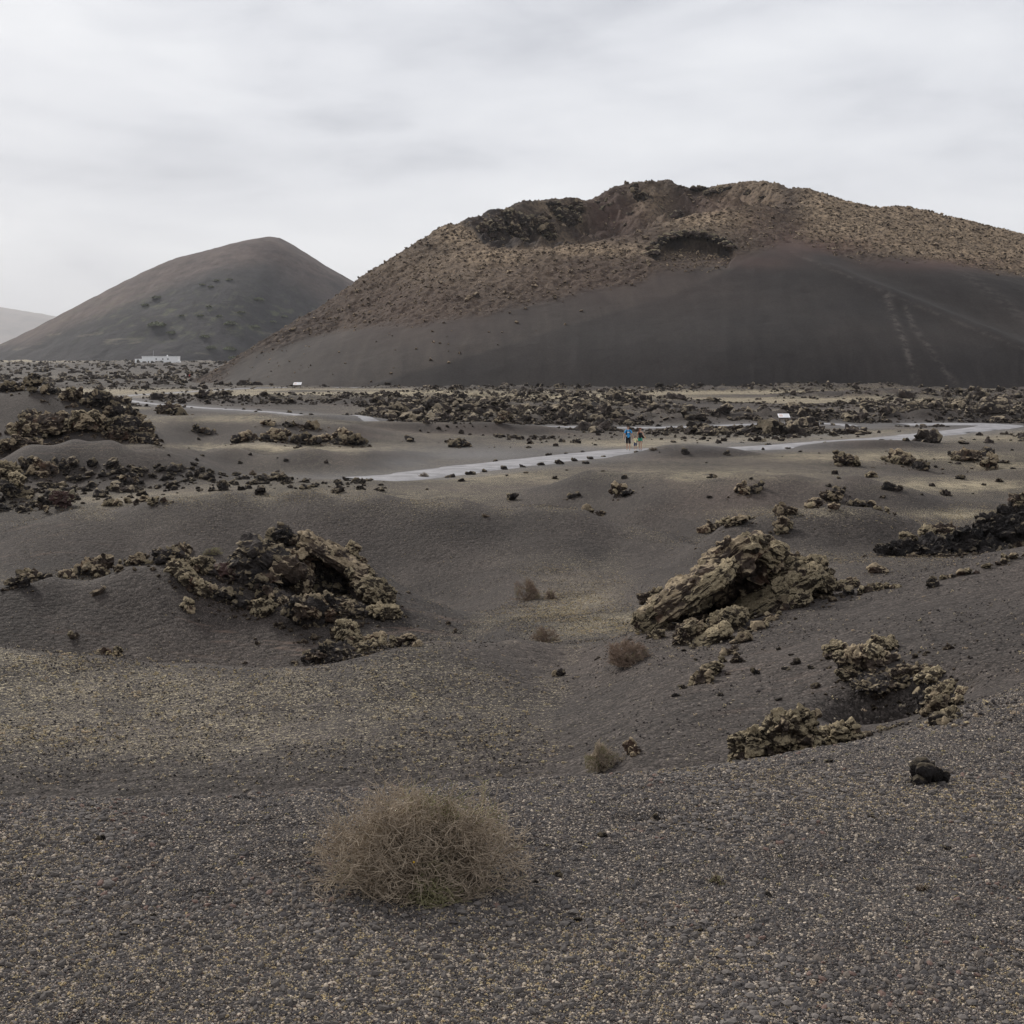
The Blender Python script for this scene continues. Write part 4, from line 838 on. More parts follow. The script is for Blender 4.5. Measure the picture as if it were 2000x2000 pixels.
# ------------------------------------------------------------------ geometry-node scatter for what cannot be counted
def scatter(name, pts, rots, scs, var, meshes, kind='stuff', label=None, cat=None):
    src = bpy.data.collections.new(name+'_pieces')
    for i, m_ in enumerate(meshes):
        src.objects.link(bpy.data.objects.new('%s_piece_%02d' % (name, i), m_))
    me = bpy.data.meshes.new(name); me.vertices.add(len(pts)); me.vertices.foreach_set('co', np.asarray(pts, np.float32).ravel())
    for a, ty, v in (('rot', 'FLOAT_VECTOR', rots), ('scl', 'FLOAT_VECTOR', scs), ('var', 'INT', var)):
        at = me.attributes.new(a, ty, 'POINT')
        at.data.foreach_set('value' if ty == 'INT' else 'vector', np.asarray(v, np.int32 if ty == 'INT' else np.float32).ravel())
    me.update()
    o = link(name, me)
    gt = bpy.data.node_groups.new(name+'_scatter', 'GeometryNodeTree')
    gt.interface.new_socket('Geometry', in_out='INPUT', socket_type='NodeSocketGeometry'); gt.interface.new_socket('Geometry', in_out='OUTPUT', socket_type='NodeSocketGeometry')
    gi = N(gt, 'NodeGroupInput'); go = N(gt, 'NodeGroupOutput'); ip = N(gt, 'GeometryNodeInstanceOnPoints'); ci = N(gt, 'GeometryNodeCollectionInfo')
    ci.inputs['Collection'].default_value = src; ci.inputs['Separate Children'].default_value = True; ci.inputs['Reset Children'].default_value = True
    def na(nm, ty):
        x = N(gt, 'GeometryNodeInputNamedAttribute', data_type=ty); x.inputs['Name'].default_value = nm; return x.outputs['Attribute']
    er = N(gt, 'FunctionNodeEulerToRotation'); L(gt, na('rot', 'FLOAT_VECTOR'), er.inputs[0])
    L(gt, gi.outputs[0], ip.inputs['Points']); L(gt, ci.outputs[0], ip.inputs['Instance']); ip.inputs['Pick Instance'].default_value = True
    L(gt, na('var', 'INT'), ip.inputs['Instance Index']); L(gt, er.outputs[0], ip.inputs['Rotation']); L(gt, na('scl', 'FLOAT_VECTOR'), ip.inputs['Scale'])
    L(gt, ip.outputs[0], go.inputs[0])
    md = o.modifiers.new('scatter', 'NODES'); md.node_group = gt
    tag(o, label, cat, None, kind); return o
def rnd_rot(n, tilt=.5): return np.stack([rng.uniform(-tilt, tilt, n), rng.uniform(-tilt, tilt, n), rng.uniform(0, 6.28, n)], 1)
rest = np.array([i for i in range(len(Xr)) if i not in taken])
hp = np.array(HOLP)
pts = np.vstack([np.stack([Xr[rest], Yr[rest], zr[rest]+sz[rest]*.12], 1), hp[:, :3]]); ss = np.concatenate([sz[rest], hp[:, 3]])
LIBS = []
for i in range(8):
    V, T, kn = lump_geo(1, random.uniform(.7, 1.1), random.uniform(.55, .9), 0, 0, 'd' if i % 3 else 'k', 1900+i, 2, .55)
    LIBS.append(np_mesh('rubble', V, T, False, {'knob': kn}))
def sl(mat):
    r = []
    for m_ in LIBS: m2 = m_.copy(); m2.materials.append(mat); r.append(m2)
    return r
scatter('lava_rubble', pts, rnd_rot(len(pts)), ss[:, None]*rng.uniform(.7, 1.25, (len(pts), 3)), rng.integers(0, 8, len(pts)), sl(M['rk_field']), label='jumbled mass of smaller lava rubble covering the plain and the dark hollow', cat='rubble')
# farther lava plain
m_ = 1500; Yf = 340*(1500/340)**rng.random(m_); Xf = (-.42+.36*rng.random(m_))*Yf; zf_ = ground_z(Xf, Yf)
kf = (hz.min() < 1e9)
sf = rng.uniform(.5, 1.6, m_)*(.6+Yf/1500)
scatter('far_rubble', np.stack([Xf, Yf, zf_+.1], 1), rnd_rot(m_, .3), sf[:, None]*rng.uniform(.6, 1.3, (m_, 3)), rng.integers(0, 8, m_), sl(M['rk_field']), label='dark broken lava covering the far plain before the white house', cat='rubble')
# rubble on the crater hill
wgt = np.clip(rok*(1-inner), 0, 1)*(.22+.78*tan)+.5*inner*.5+bite*.5+.02*(1-fan)
wgt = wgt*(HY < 565)*(hpx > 380)*(hpx < 2080); area = HY*np.gradient(cu)[np.tile(np.arange(nC), nR)]; wgt = wgt*area; wgt /= wgt.sum()
ids = rng.choice(len(wgt), 17000, p=wgt)
hpts = np.stack([HX[ids]+rng.uniform(-.3, .3, len(ids)), HY[ids]+rng.uniform(-.3, .3, len(ids)), hz[ids]+.02], 1)
hs = (.12+.36*rng.random(len(ids))**2.4+np.where(rng.random(len(ids)) < .03, .4, 0))
scatter('hill_rubble', hpts, rnd_rot(len(ids), .7), hs[:, None]*rng.uniform(.7, 1.4, (len(ids), 3)), rng.integers(0, 8, len(ids)), sl(M['rk_hill']), label='countless tan and brown rocks strewn over the upper crater hill', cat='rubble')
# overhanging lip of the bite in the hill
lip = []
for i, ta_ in enumerate(np.linspace(12, 172, 13)):
    x = nx+11.4*math.cos(math.radians(ta_)); y = ny+16.8*math.sin(math.radians(ta_))
    lip.append((x, y))
rt = empty('rock_lip', (nx, ny+8, 30)); tag(rt, 'dark overhanging rock lip arching over the scooped bite in the crater hill', 'rock ledge')
for i, (x, y) in enumerate(lip):
    zt = float(tps_eval(T_C, np.array([[x, y]])/100)[0])
    V, T, kn = lump_geo(2.2, 1.5, .75, 0, 0, 'h', 700+i, 4, .6)
    o = link('lava_block', np_mesh('lava_block', V+np.array([x, y-.5, zt-.1])-np.array(rt.location), T, True, {'knob': kn}), M['rk_hill_dark'], rt)
# ================================================================== gravel and lichen crumbs
def gcol_mat():
    m, t, b = new_mat('gravel_grains', .92, .15); v = N(t, 'ShaderNodeTexCoord').outputs['Object']
    c_ = attr(t, 'gcol', 'GEOMETRY', 'Color')
    c_ = mix(t, 1, c_, (.93, .905, .88), 'MULTIPLY')
    c_ = mix(t, 1, c_, ramp(t, noise(t, v, 260, 3, .7), [(.3, .65), (.7, 1.35)]), 'MULTIPLY'); L(t, c_, b.inputs['Base Color']); return m
M['grain'] = gcol_mat()
IV, IT = ico(1)
if len(IV) > 12:      # use the plain 20-face solid
    bm = bmesh.new(); bmesh.ops.create_icosphere(bm, subdivisions=1, radius=1); IV = np.array([v.co[:] for v in bm.verts]); IT = np.array([[v.index for v in f.verts] for f in bm.faces]); bm.free()
def grain_patch(name, R, n, size_f, col_f, seed, tuft_n=0, tuft_r=(.004, .009)):
    rs = np.random.default_rng(seed); Vs, Ts, Cs = [], [], []; base = 0
    def put(p, r, col, flat=.75, jit=.28):
        nonlocal base
        q = Euler(rs.uniform(0, 6.28, 3)).to_matrix(); Rm = np.array(q)
        v = IV*(1+rs.uniform(-jit, jit, (len(IV), 1)))*r*np.array([1, rs.uniform(.7, 1.1), rs.uniform(.55, .95)])
        v = v@Rm.T; v[:, 2] *= flat; Vs.append(v+p); Ts.append(IT+base); Cs.append(np.tile(np.append(col, 1), (len(IV), 1))); base += len(IV)
    for _ in range(n):
        a = rs.uniform(0, 6.28); d = R*math.sqrt(rs.random()); r = size_f(rs)
        put(np.array([d*math.cos(a), d*math.sin(a), r*rs.uniform(-.1, .45)]), r, col_f(rs))
    for _ in range(tuft_n):
        a = rs.uniform(0, 6.28); d = R*math.sqrt(rs.random()); ce = np.array([d*math.cos(a), d*math.sin(a), 0]); tr = rs.uniform(*tuft_r)
        k = rs.uniform(.7, 1.15); tc_ = np.array([.42, .345, .235])*k*np.array([1, rs.uniform(.96, 1.04), rs.uniform(.8, 1.1)])
        for _ in range(rs.integers(4, 9)):
            put(ce+rs.normal(0, tr*.9, 3)*np.array([1.2, 1.2, .3])+np.array([0, 0, tr*.7]), tr*rs.uniform(.35, .75), tc_*rs.uniform(.75, 1.15), 1, .45)
    V = np.vstack(Vs); me = np_mesh(name, V, np.vstack(Ts), False)
    at = me.attributes.new('gcol', 'FLOAT_COLOR', 'POINT'); at.data.foreach_set('color', np.vstack(Cs).astype(np.float32).ravel())
    me.materials.append(M['grain']); return me
def near_size(rs):
    u = rs.random(); return (.0022+.0030*rs.random()) if u < .70 else ((.005+.004*rs.random()) if u < .965 else (.009+.006*rs.random() if u < .994 else .016+.012*rs.random()))
def near_col(rs):
    u = rs.random(); k = rs.uniform(.7, 1.3)
    if u < .52: return np.array([0.081, 0.075, 0.074])*k
    if u < .74: return np.array([0.137, 0.125, 0.117])*k
    if u < .83: return np.array([0.215, 0.185, 0.159])*k
    if u < .86: return np.array([0.127, 0.088, 0.075])*k
    if u < .985: return np.array([0.40, 0.345, 0.28])*k
    return np.array([.50, .45, .40])*k
PATCH = [grain_patch('gravel_patch', .2, 760, near_size, near_col, 40+i, (1, 2, 6, 10, 1, 3)[i]) for i in range(6)]
def normals(x, y, e=.12):
    zx = (ground_z(x+e, y)-ground_z(x-e, y))/(2*e); zy = (ground_z(x, y+e)-ground_z(x, y-e))/(2*e)
    return zx, zy
def lay(name, xs, ys, patches, var, smin, smax, label, cat, sink=0.):
    zx, zy = normals(xs, ys); rots = np.empty((len(xs), 3))
    for i in range(len(xs)):
        q_ = Vector((-zx[i], -zy[i], 1)).to_track_quat('Z', 'Y').to_matrix()@Matrix.Rotation(rng.uniform(0, 6.28), 3, 'Z')
        rots[i] = q_.to_euler()
    s_ = rng.uniform(smin, smax, len(xs))
    scatter(name, np.stack([xs, ys, ground_z(xs, ys)-sink], 1), rots, np.stack([s_, s_, s_], 1), var, patches, label=label, cat=cat)
# foreground shelf: rows of overlapping patches
xs, ys = [], []
yv = 2.7
while yv < 9.4:
    st = .074 if yv < 5.5 else .088
    xv = -.52*yv-.2
    lim = .52*yv+.2
    while xv < lim:
        x_, y_ = xv+rng.uniform(-.05, .05), yv+rng.uniform(-.05, .05)
        px = 1000+x_/y_*F
        cr_ = float(np.interp(px, [-450, 0, 600, 1000, 1200, 1400, 1600, 1800, 2000, 2250], [6.4, 6.5, 6.8, 7.0, 7.1, 7.4, 7.8, 8.4, 9.0, 9.6]))
        if y_ < cr_: xs.append(x_); ys.append(y_)
        xv += st
    yv += st*.95
xs, ys = np.array(xs), np.array(ys)
ln = fbm(P3(xs, ys)*1.1, 301, 3)+.12*np.exp(-((xs+1.2)/1.2)**2)
var = np.where(ln > .22, 3, np.where(ln > .08, 2, np.where(ln > -.05, rng.choice([1, 5], len(xs)), rng.choice([0, 4], len(xs)))))
lay('near_gravel', xs, ys, PATCH, var, .38, .62, 'loose black and tan volcanic gravel with lichen crumbs covering the foreground', 'gravel')
# lichen crumbs and coarser lapilli on the dunes beyond
def mid_size(rs): return .004+.009*rs.random()**2.5
def mid_col(rs):
    u = rs.random(); k = rs.uniform(.7, 1.3)
    return (np.array([.055, .050, .049]) if u < .6 else np.array([.10, .088, .08]) if u < .9 else np.array([.22, .19, .15]))*k
MP = [grain_patch('crumb_patch', .6, 120, mid_size, mid_col, 60+i, (2, 14, 34)[i], (.006, .012)) for i in range(3)]
n_ = 5200; yy = np.sqrt(rng.uniform(7.2**2, 50**2, n_)); xx = (rng.uniform(-.46, .46, n_))*yy
ai = np.clip(np.searchsorted(ang, np.arctan2(xx, yy)), 0, NA-1); ri = np.clip(np.searchsorted(lr, np.log(np.hypot(xx, yy))), 0, NR-1)
lv = lich.reshape(NR, NA)[ri, ai]+.12*fbm(P3(xx, yy)*.8, 311, 3)
vv_ = np.where(lv > .30, 2, np.where(lv > .12, 1, 0)); kp = (vv_ > 0) | (rng.random(n_) < .3)
lay('dune_lapilli', xx[kp], yy[kp], MP, vv_[kp], .8, 1.3, 'scattered lapilli and pale lichen crumbs over the dunes beyond the gravel shelf', 'lapilli')
# rubble crumbs round the foot of the outcrops
rp = []
for o in [o for o in COL.objects if o.parent is None and o.name.split('.')[0] in ('lava_outcrop', 'lava_ledge', 'boulder')]:
    for ch in o.children:
        bb = np.array([v[:] for v in ch.bound_box])+np.array(o.location); mn, mxx = bb.min(0), bb.max(0); w_ = (mxx-mn)[0]
        for _ in range(int(min(26, 6+w_*14/max(1, o.location.y/25)))):
            x = rng.normal((mn[0]+mxx[0])/2, w_*.55); y = mn[1]+rng.uniform(-.35, .35)*w_
            rp.append((x, y, float(ground_z(x, y)[0]), w_*rng.choice((.02, .03, .045, .07))*rng.uniform(.7, 1.3)))
rp = np.array(rp)
scatter('outcrop_crumbs', rp[:, :3], rnd_rot(len(rp)), rp[:, 3:4]*rng.uniform(.7, 1.3, (len(rp), 3)), rng.integers(0, 8, len(rp)), sl(M['rk_brown']), label='small lava crumbs fallen round the feet of the outcrops', cat='rubble')

# ================================================================== shrubs
def tubes(P0, P1, R0, R1, sides=3):
    d = P1-P0; ln_ = np.linalg.norm(d, axis=1)[:, None]+1e-9; d = d/ln_
    a = np.cross(d, np.array([.31, .22, .93])); a /= np.linalg.norm(a, axis=1)[:, None]+1e-9; b = np.cross(d, a)
    rings = []
    for P_, R__ in ((P0, R0), (P1, R1)):
        for k in range(sides):
            t = 2*math.pi*k/sides; rings.append(P_+(a*math.cos(t)+b*math.sin(t))*R__[:, None])
    V = np.stack(rings, 1).reshape(-1, 3); n = len(P0); o = (np.arange(n)*sides*2)[:, None]
    Fq = [np.hstack([o+k, o+(k+1) % sides, o+sides+(k+1) % sides, o+sides+k]) for k in range(sides)]
    return V, np.vstack(Fq)
M['stem'] = plain('shrub_stem_bark', (.105, .078, .058), scale=60)
M['dry'] = plain('dry_shrub_twigs', (.34, .275, .205), scale=25, var=.3)
M['dry2'] = plain('brown_shrub_twigs', (.215, .155, .115), scale=15, var=.3)
M['green'] = plain('green_shrub_twigs', (.24, .22, .12), scale=15, var=.3)
M['flower'] = plain('yellow_flower', (.75, .45, .03))
def shrub(name, label, base, rx, ry, rz, nseg, rad, seed, green=.25, dry='dry', seglen=.085, lean=0., flower=None):
    rs = np.random.default_rng(seed); root = empty(name, base); tag(root, label, 'shrub')
    nodes = []
    for _ in range(26):
        a = rs.uniform(0, 6.28); el = math.asin(rs.uniform(.05, 1)); d = np.array([math.cos(a)*math.cos(el), math.sin(a)*math.cos(el), math.sin(el)])
        nodes.append((np.array([rs.normal(0, rx*.12)+lean*rx, rs.normal(0, ry*.12), 0.]), d, 0))
    segs = []; qi = 0
    while qi < len(nodes) and len(segs) < nseg:
        # take from the queue, favouring shallow nodes
        p, d, lv_ = nodes[qi]; qi += 1
        L0 = rx*2*seglen*rs.uniform(.55, 1.3)*(1.5 if lv_ == 0 else 1)*(.92**min(lv_, 7))
        dd = d+rs.normal(0, .30, 3); dd[2] += .05; dd /= np.linalg.norm(dd)
        e_ = p+dd*L0*np.array([1, ry/rx, rz/rx*.9])
        if e_[2] < .004: e_[2] = .004+abs(rs.normal(0, .01))
        q_ = np.array([e_[0]/rx, e_[1]/ry, e_[2]/rz]); lim = .92+.14*math.sin(3*math.atan2(q_[1], q_[0])+seed)+.16*math.sin(7*q_[0]+5*q_[2]+seed*2)+rs.normal(0, .09)
        if q_@q_ > lim*lim:
            if rs.random() > .12: continue
        segs.append((p, e_, lv_))
        for s_ in range(2 if rs.random() < .86 else 3):
            ax = rs.normal(size=3); ax -= dd*(ax@dd); ax /= np.linalg.norm(ax)
            t = rs.uniform(.35, 1.0); nd = dd*math.cos(t)+ax*math.sin(t)
            nodes.append((e_, nd, lv_+1))
        if qi > 400 and rs.random() < .5:      # shuffle so that growth stays even
            j = rs.integers(qi, len(nodes)); nodes[qi], nodes[j] = nodes[j], nodes[qi]
    P0 = np.array([s[0] for s in segs]); P1 = np.array([s[1] for s in segs]); lv_ = np.array([s[2] for s in segs])
    r0 = rad*np.clip(3.2*.66**lv_, 1, 9); r1 = rad*np.clip(3.2*.66**(lv_+1), .75, 9)
    mid_ = (P0+P1)/2; gn = vnoise(mid_/rx*3.1+seed, seed)+rs.normal(0, .35, len(mid_))
    isg = (gn > np.quantile(gn, 1-green)) & (lv_ > 2); ist = lv_ <= 2
    for nm, msk, mt in (('stem', ist, 'stem'), ('dry_twigs', ~ist & ~isg, dry), ('green_twigs', isg, 'green')):
        if msk.sum() < 3: continue
        V, Fq = tubes(P0[msk], P1[msk], r0[msk], r1[msk]); link(nm, np_mesh(nm, V, Fq, True), M[mt], root)
    if flower is not None:
        V, T = ico(2); link('flower', np_mesh('flower', V*np.array([.004, .004, .003])+np.array(flower), T), M['flower'], root)
    return root
b0 = hit(838, 1722)
shrub('shrub', 'big tangled grey-brown shrub of dry zigzag twigs on the near gravel', b0+Vector((-.145, 0, 0)),   .48, .32, .48, 20000, .00125, 3, .15, 'dry', .06, .25, flower=(.11, -.19, .13))
def at_shrub(label, px, py, w_, h_, n, seed, green=.1, dry='dry2', rr_=.0022):
    p = hit(px, py); m_ = p.y/F
    return shrub('shrub', label, p, w_*m_/2, w_*m_*.42, h_*m_*1.02, n, max(rr_, .22*m_), seed, green, dry, .11)
at_shrub('rounded dry bush in the valley beside a smaller one, between the two outcrops', 1030, 1172, 66, 42, 2600, 11)
at_shrub('smallest dry tuft, right next to the rounded valley bush', 1076, 1171, 30, 24, 900, 12)
at_shrub('low dry bush half hidden behind the nearer dune crest in the valley', 1064, 1252, 60, 32, 2200, 13)
at_shrub('wide reddish-brown dry bush at the left foot of the right slope', 1228, 1296, 112, 48, 3600, 14, .03)
at_shrub('greenish twiggy shrub in the dip just behind the near gravel crest', 1178, 1503, 84, 52, 4200, 15, .3, 'dry', .0012)
at_shrub('yellow-green low plant on the far rim above the left hollow', 418, 1083, 50, 18, 700, 16, .9)
at_shrub('pale dry bush at the edge of the dark rubble hollow', 548, 930, 30, 14, 400, 17, .3, 'dry')
at_shrub('brown dry bush left of the pale one beside the rubble hollow', 494, 928, 22, 14, 400, 18)
at_shrub('pale dry bush beside the near end of the path', 828, 933, 28, 15, 400, 19, .3, 'dry')
at_shrub('tiny dark dry tuft high on the face of the big dune', 948, 1010, 22, 9, 300, 20)
at_shrub('low dry bush just right of the walkers at the path edge', 1276, 880, 26, 9, 300, 21, .2)
at_shrub('little fresh green plant among the near gravel, right of centre', 1402, 1728, 44, 26, 420, 22, .55, 'dry', .0011)
at_shrub('small pale dry plant on the near gravel at right', 1802, 1740, 36, 20, 260, 23, .15, 'dry', .0011)

# ================================================================== boxes for built things
def box(name, mat, parent, x0, x1, y0, y1, z0, z1, bev=0.):
    bm = bmesh.new(); bmesh.ops.create_cube(bm, size=1)
    for v in bm.verts: v.co = ((x0+x1)/2+v.co.x*(x1-x0), (y0+y1)/2+v.co.y*(y1-y0), (z0+z1)/2+v.co.z*(z1-z0))
    if bev: bmesh.ops.bevel(bm, geom=bm.edges[:], offset=bev, segments=2, affect='EDGES')
    me = bpy.data.meshes.new(name); bm.to_mesh(me); bm.free(); return link(name, me, M[mat], parent)
M['white'] = plain('white_limewash', (.88, .875, .86), scale=.6, var=.06)
M['white2'] = plain('white_panel', (.78, .78, .79), scale=3, var=.03)
M['shade'] = plain('dark_opening', (.05, .05, .055))
M['wood'] = plain('dark_timber', (.09, .065, .045), scale=12)
M['printr'] = plain('red_brown_print', (.62, .50, .47)); M['printg'] = plain('grey_print', (.6, .6, .61))
M['steel'] = plain('grey_steel', (.30, .30, .31), .5, .4)
def sign(label, px, py, width, height, depth):
    p = hit(px, py); r = empty('information_sign', p); tag(r, label, 'sign')
    h0 = .62*height
    for sx in (-.36, .36): box('post', 'wood', r, sx*width-.05, sx*width+.05, -.06, .06, -.15, h0+.05)
    box('crossbar', 'wood', r, -.40*width, .40*width, -.05, .05, h0-.16, h0-.08)
    bd = box('board', 'white2', r, -width/2, width/2, -depth/2, depth/2, -.03, .03, .008); bd.location = (0, 0, h0+.16); bd.rotation_euler = (math.radians(24), 0, 0)
    for nm, mt, a in (('print', 'printr', (-.42, -.1, -.30, .30)), ('print', 'printg', (-.05, .42, .05, .32)), ('print', 'printg', (-.05, .42, -.30, -.05))):
        box(nm, mt, bd, a[0]*width, a[1]*width, a[2]*depth, a[3]*depth, .0305, .034)
    return r
sign('white slanted information board beside the path bend, right of the walkers', 1531, 829, 1.15, 1.15, .85)
sign('white slanted information board at the foot of the crater hill', 581, 758, 1.75, 1.3, 1.3)
# ------------------------------------------------------------------ white farmhouse on the far plain
hp_ = Vector(((305-1000)/F*1200, 1200, 0)); hp_.z = EYE-(710-HZ)/F*1200
hr = empty('white_farmhouse', hp_); tag(hr, 'long low white farmhouse at the foot of the far dark hill', 'house')
s_ = 1200/F
w1 = box('wall', 'white', hr, (277-305)*s_, (347-305)*s_, 0, 9, -3, 14.5*s_*.93)
rf = box('roof', 'white', hr, (277-305)*s_-.15, (347-305)*s_+.15, -.15, 9.15, 14.5*s_*.93, 14.5*s_*.93+.35)
an = box('annex', 'white', hr, (263-305)*s_, (276.6-305)*s_, .5, 7, -3, 9*s_)
box('window', 'shade', an, (267-305)*s_, (271-305)*s_, .42, .6, 2.0, 3.4)
for x in (305, 318, 328): 
    wn = box('window', 'shade', hr, (x-305)*s_-.45, (x-305)*s_+.45, -.06, .1, 3.2, 4.4); box('sill', 'white', wn, (x-305)*s_-.55, (x-305)*s_+.55, -.16, -.062, 3.05, 3.18)
box('door', 'wood', hr, (290-305)*s_-.5, (290-305)*s_+.5, -.06, .1, -.2, 2.1)
box('chimney', 'white', rf, 8, 8.9, 4, 4.9, 14.5*s_*.93+.352, 14.5*s_*.93+1.3)
box('antenna_mast', 'steel', hr, (297-305)*s_-.12, (297-305)*s_+.12, 4, 4.2, 14.5*s_*.93, 14.5*s_*.93+5.2)
box('yard_wall', 'white', hr, (347.5-305)*s_, (349-305)*s_, 1, 8, -3, 2.2)
# green bushes dotted over the far hill
M['leaf'] = plain('far_bush_leaves', (.105, .115, .060), scale=.3, var=.4)
def bush_mesh(seed):
    rs = np.random.default_rng(seed); n = 420; a = rs.uniform(0, 6.28, n); r = np.sqrt(rs.random(n)); zz = (1-r**2)**.5*rs.uniform(.25, 1, n)*.55
    ce = np.stack([r*np.cos(a), r*np.sin(a), zz*(1+.3*np.sin(3*a+seed))], 1); d1 = rs.normal(size=(n, 3))*.10; d2 = rs.normal(size=(n, 3))*.10
    V = np.stack([ce-d1, ce+d2, ce+d1, ce-d2], 1).reshape(-1, 3); return np_mesh('bush_leaves', V, np.arange(n*4).reshape(-1, 4), False)
BM = [bush_mesh(i) for i in range(3)]
for m_ in BM: m_.materials.append(M['leaf'])
fx, fy, fz, fpx, fpy = FX; fr = fy < 2290
for i, (px, py, w_) in enumerate(((306,637,36),(337,650,20),(424,547,13),(446,547,14),(395,559,12),(413,558,13),(306,585,20),(283,598,16),(505,585,20),(409,598,13),(471,610,16),(389,619,13),(554,617,14),(531,632,14),(449,632,26),(500,642,18),(402,661,20),(413,681,20),(449,683,26),(455,698,20),(427,617,12),(357,617,12))):
    d_ = np.where(fr, (fpx-px)**2+(fpy-py)**2, 1e9); j = int(np.argmin(d_)); s_ = w_/2*fy[j]/F
    o = bpy.data.objects.new('far_bush', BM[i % 3]); COL.objects.link(o); o.location = (fx[j], fy[j], fz[j]+.2); o.scale = (s_, s_, s_*.75); o.rotation_euler = (0, 0, i*1.7)
    tag(o, 'largest green bush, low on the left of the far hill' if i == 0 else 'green bush growing on the dark slope of the far hill', 'bush', None if i == 0 else 'green bushes on the far hill')

# ================================================================== people
M['skin'] = plain('skin', (.50, .31, .22), .6, .3); M['hair_d'] = plain('dark_brown_hair', (.035, .022, .016)); M['hair_r'] = plain('auburn_hair', (.17, .062, .032))
M['blue'] = plain('blue_cotton', (.055, .33, .68)); M['black'] = plain('black_cotton', (.014, .013, .015)); M['teal'] = plain('teal_cotton', (.035, .28, .20)); M['cream'] = plain('pale_yellow_cotton', (.74, .70, .42))
M['navy'] = plain('navy_cotton', (.02, .035, .10)); M['shoe_w'] = plain('white_shoes', (.7, .69, .67)); M['shoe_g'] = plain('grey_green_shoes', (.20, .23, .15)); M['shoe_d'] = plain('dark_shoes', (.05, .045, .045)); M['eye'] = plain('eye_dark', (.02, .015, .012)); M['lip'] = plain('lips', (.40, .16, .13)); M['orange'] = plain('yellow_wrapper', (.70, .42, .06)); M['redc'] = plain('red_cotton', (.5, .04, .05))
def skin(name, verts, edges, radii, mat, parent, sub=1):
    me = bpy.data.meshes.new(name); me.from_pydata(verts, edges, []); o = link(name, me, M[mat], parent)
    md = o.modifiers.new('skin', 'SKIN'); md.use_smooth_shade = True
    for i, sv in enumerate(me.skin_vertices[0].data):
        r = radii[i]; sv.radius = (r, r) if not isinstance(r, tuple) else r; sv.use_root = i == 0
    sb = o.modifiers.new('subdivision', 'SUBSURF'); sb.levels = sub; sb.render_levels = sub
    return o
def person(label, base, H, J, top, bottom, hair, shoe, rot=0., sleeve=.45, short=.75, longhair=False, extra=None, width=1.):
    """J: joint positions for a 1.75 m figure facing -Y; scaled to height H"""
    k = H/1.75; root = empty('person', base); root.rotation_euler = (0, 0, rot); tag(root, label, 'person', 'people walking on the path')
    S = lambda p: (p[0]*k*width, p[1]*k, p[2]*k)
    V, E, R = [], [], []
    def add(p, r, par=None):
        V.append(S(p)); R.append(tuple(x*k for x in r) if isinstance(r, tuple) else r*k); i = len(V)-1
        if par is not None: E.append((par, i))
        return i
    pel = add((0, 0, .96), (.125, .095)); sp = add((0, -.005, 1.14), (.115, .085), pel); ch = add((0, 0, 1.32), (.135, .095), sp); up = add((0, .01, 1.43), (.095, .07), ch)
    nk = add((0, .005, 1.50), .052, up); hb = add((0, -.012, 1.575), (.068, .075), nk); hd = add((0, -.012, 1.655), (.078, .092), hb); ht = add((0, -.006, 1.725), (.055, .065), hd)
    add((0, -.105, 1.62), .012, hb)
    arms = {}
    for s in ('L', 'R'):
        sx = -1 if s == 'L' else 1; el, wr = J['elbow'+s], J['wrist'+s]
        sh = add((sx*.175, .01, 1.415), .058, up); md_ = add(tuple((a+b)/2 for a, b in zip((sx*.185, .01, 1.41), el)), .047, sh); e_ = add(el, .041, md_); w_ = add(wr, .027, e_)
        fw = np.array(wr)-np.array(el); fw /= np.linalg.norm(fw); pm_ = add(tuple(np.array(wr)+fw*.07), (.030, .020), w_)
        sd_ = np.array([0, -1., 0])-fw*(-fw[1]); sd_ /= np.linalg.norm(sd_)
        for j, (o_, l_) in enumerate(((-.030, .070), (-.010, .082), (.010, .078), (.028, .062))):
            b1 = add(tuple(np.array(wr)+fw*(.10+l_*.35)+sd_*o_), .0085, pm_); add(tuple(np.array(wr)+fw*(.095+l_)+sd_*o_*.9+np.array([-sx*.018, 0, 0])), .007, b1)
        t1 = add(tuple(np.array(wr)+fw*.065+sd_*.045), .010, w_); add(tuple(np.array(wr)+fw*.10+sd_*.06), .008, t1)
        arms[s] = (el, wr)
    legs = {}
    for s in ('L', 'R'):
        sx = -1 if s == 'L' else 1; kn, an_ = J['knee'+s], J['ankle'+s]; hip = (sx*.095, 0, .90)
        h_ = add(hip, .088, pel); th = add(tuple((a+b)/2 for a, b in zip(hip, kn)), .072, h_); k_ = add(kn, .053, th); cf = add(tuple(a*.65+b*.35 for a, b in zip(kn, an_)), (.050, .055), k_); a_ = add(an_, .034, cf)
        add((an_[0]+sx*.01, an_[1]-.10, an_[2]-.045), (.035, .022), a_); legs[s] = (hip, kn, an_)
    skin('body', V, E, R, 'skin', root, 2)
    # top with sleeves
    V, E, R = [], [], []
    a0 = add((0, 0, .86), (.165, .125)); a0 = add((0, 0, .965), (.152, .116), a0); a1 = add((0, 0, 1.14), (.142, .108), a0); a2 = add((0, 0, 1.32), (.155, .115), a1); a3 = add((0, .01, 1.425), (.118, .09), a2)
    for s in ('L', 'R'):
        sx = -1 if s == 'L' else 1
        if sleeve > 0:
            sh = add((sx*.18, .01, 1.415), .075, a3); el = np.array(arms[s][0]); st_ = np.array([sx*.185, .01, 1.40]); add(tuple(st_+(el-st_)*sleeve*2*.9), .064, sh)
        else: add((sx*.10, .01, 1.47), .04, a3)
    skin('shirt', V, E, R, top, root, 2)
    V, E, R = [], [], []
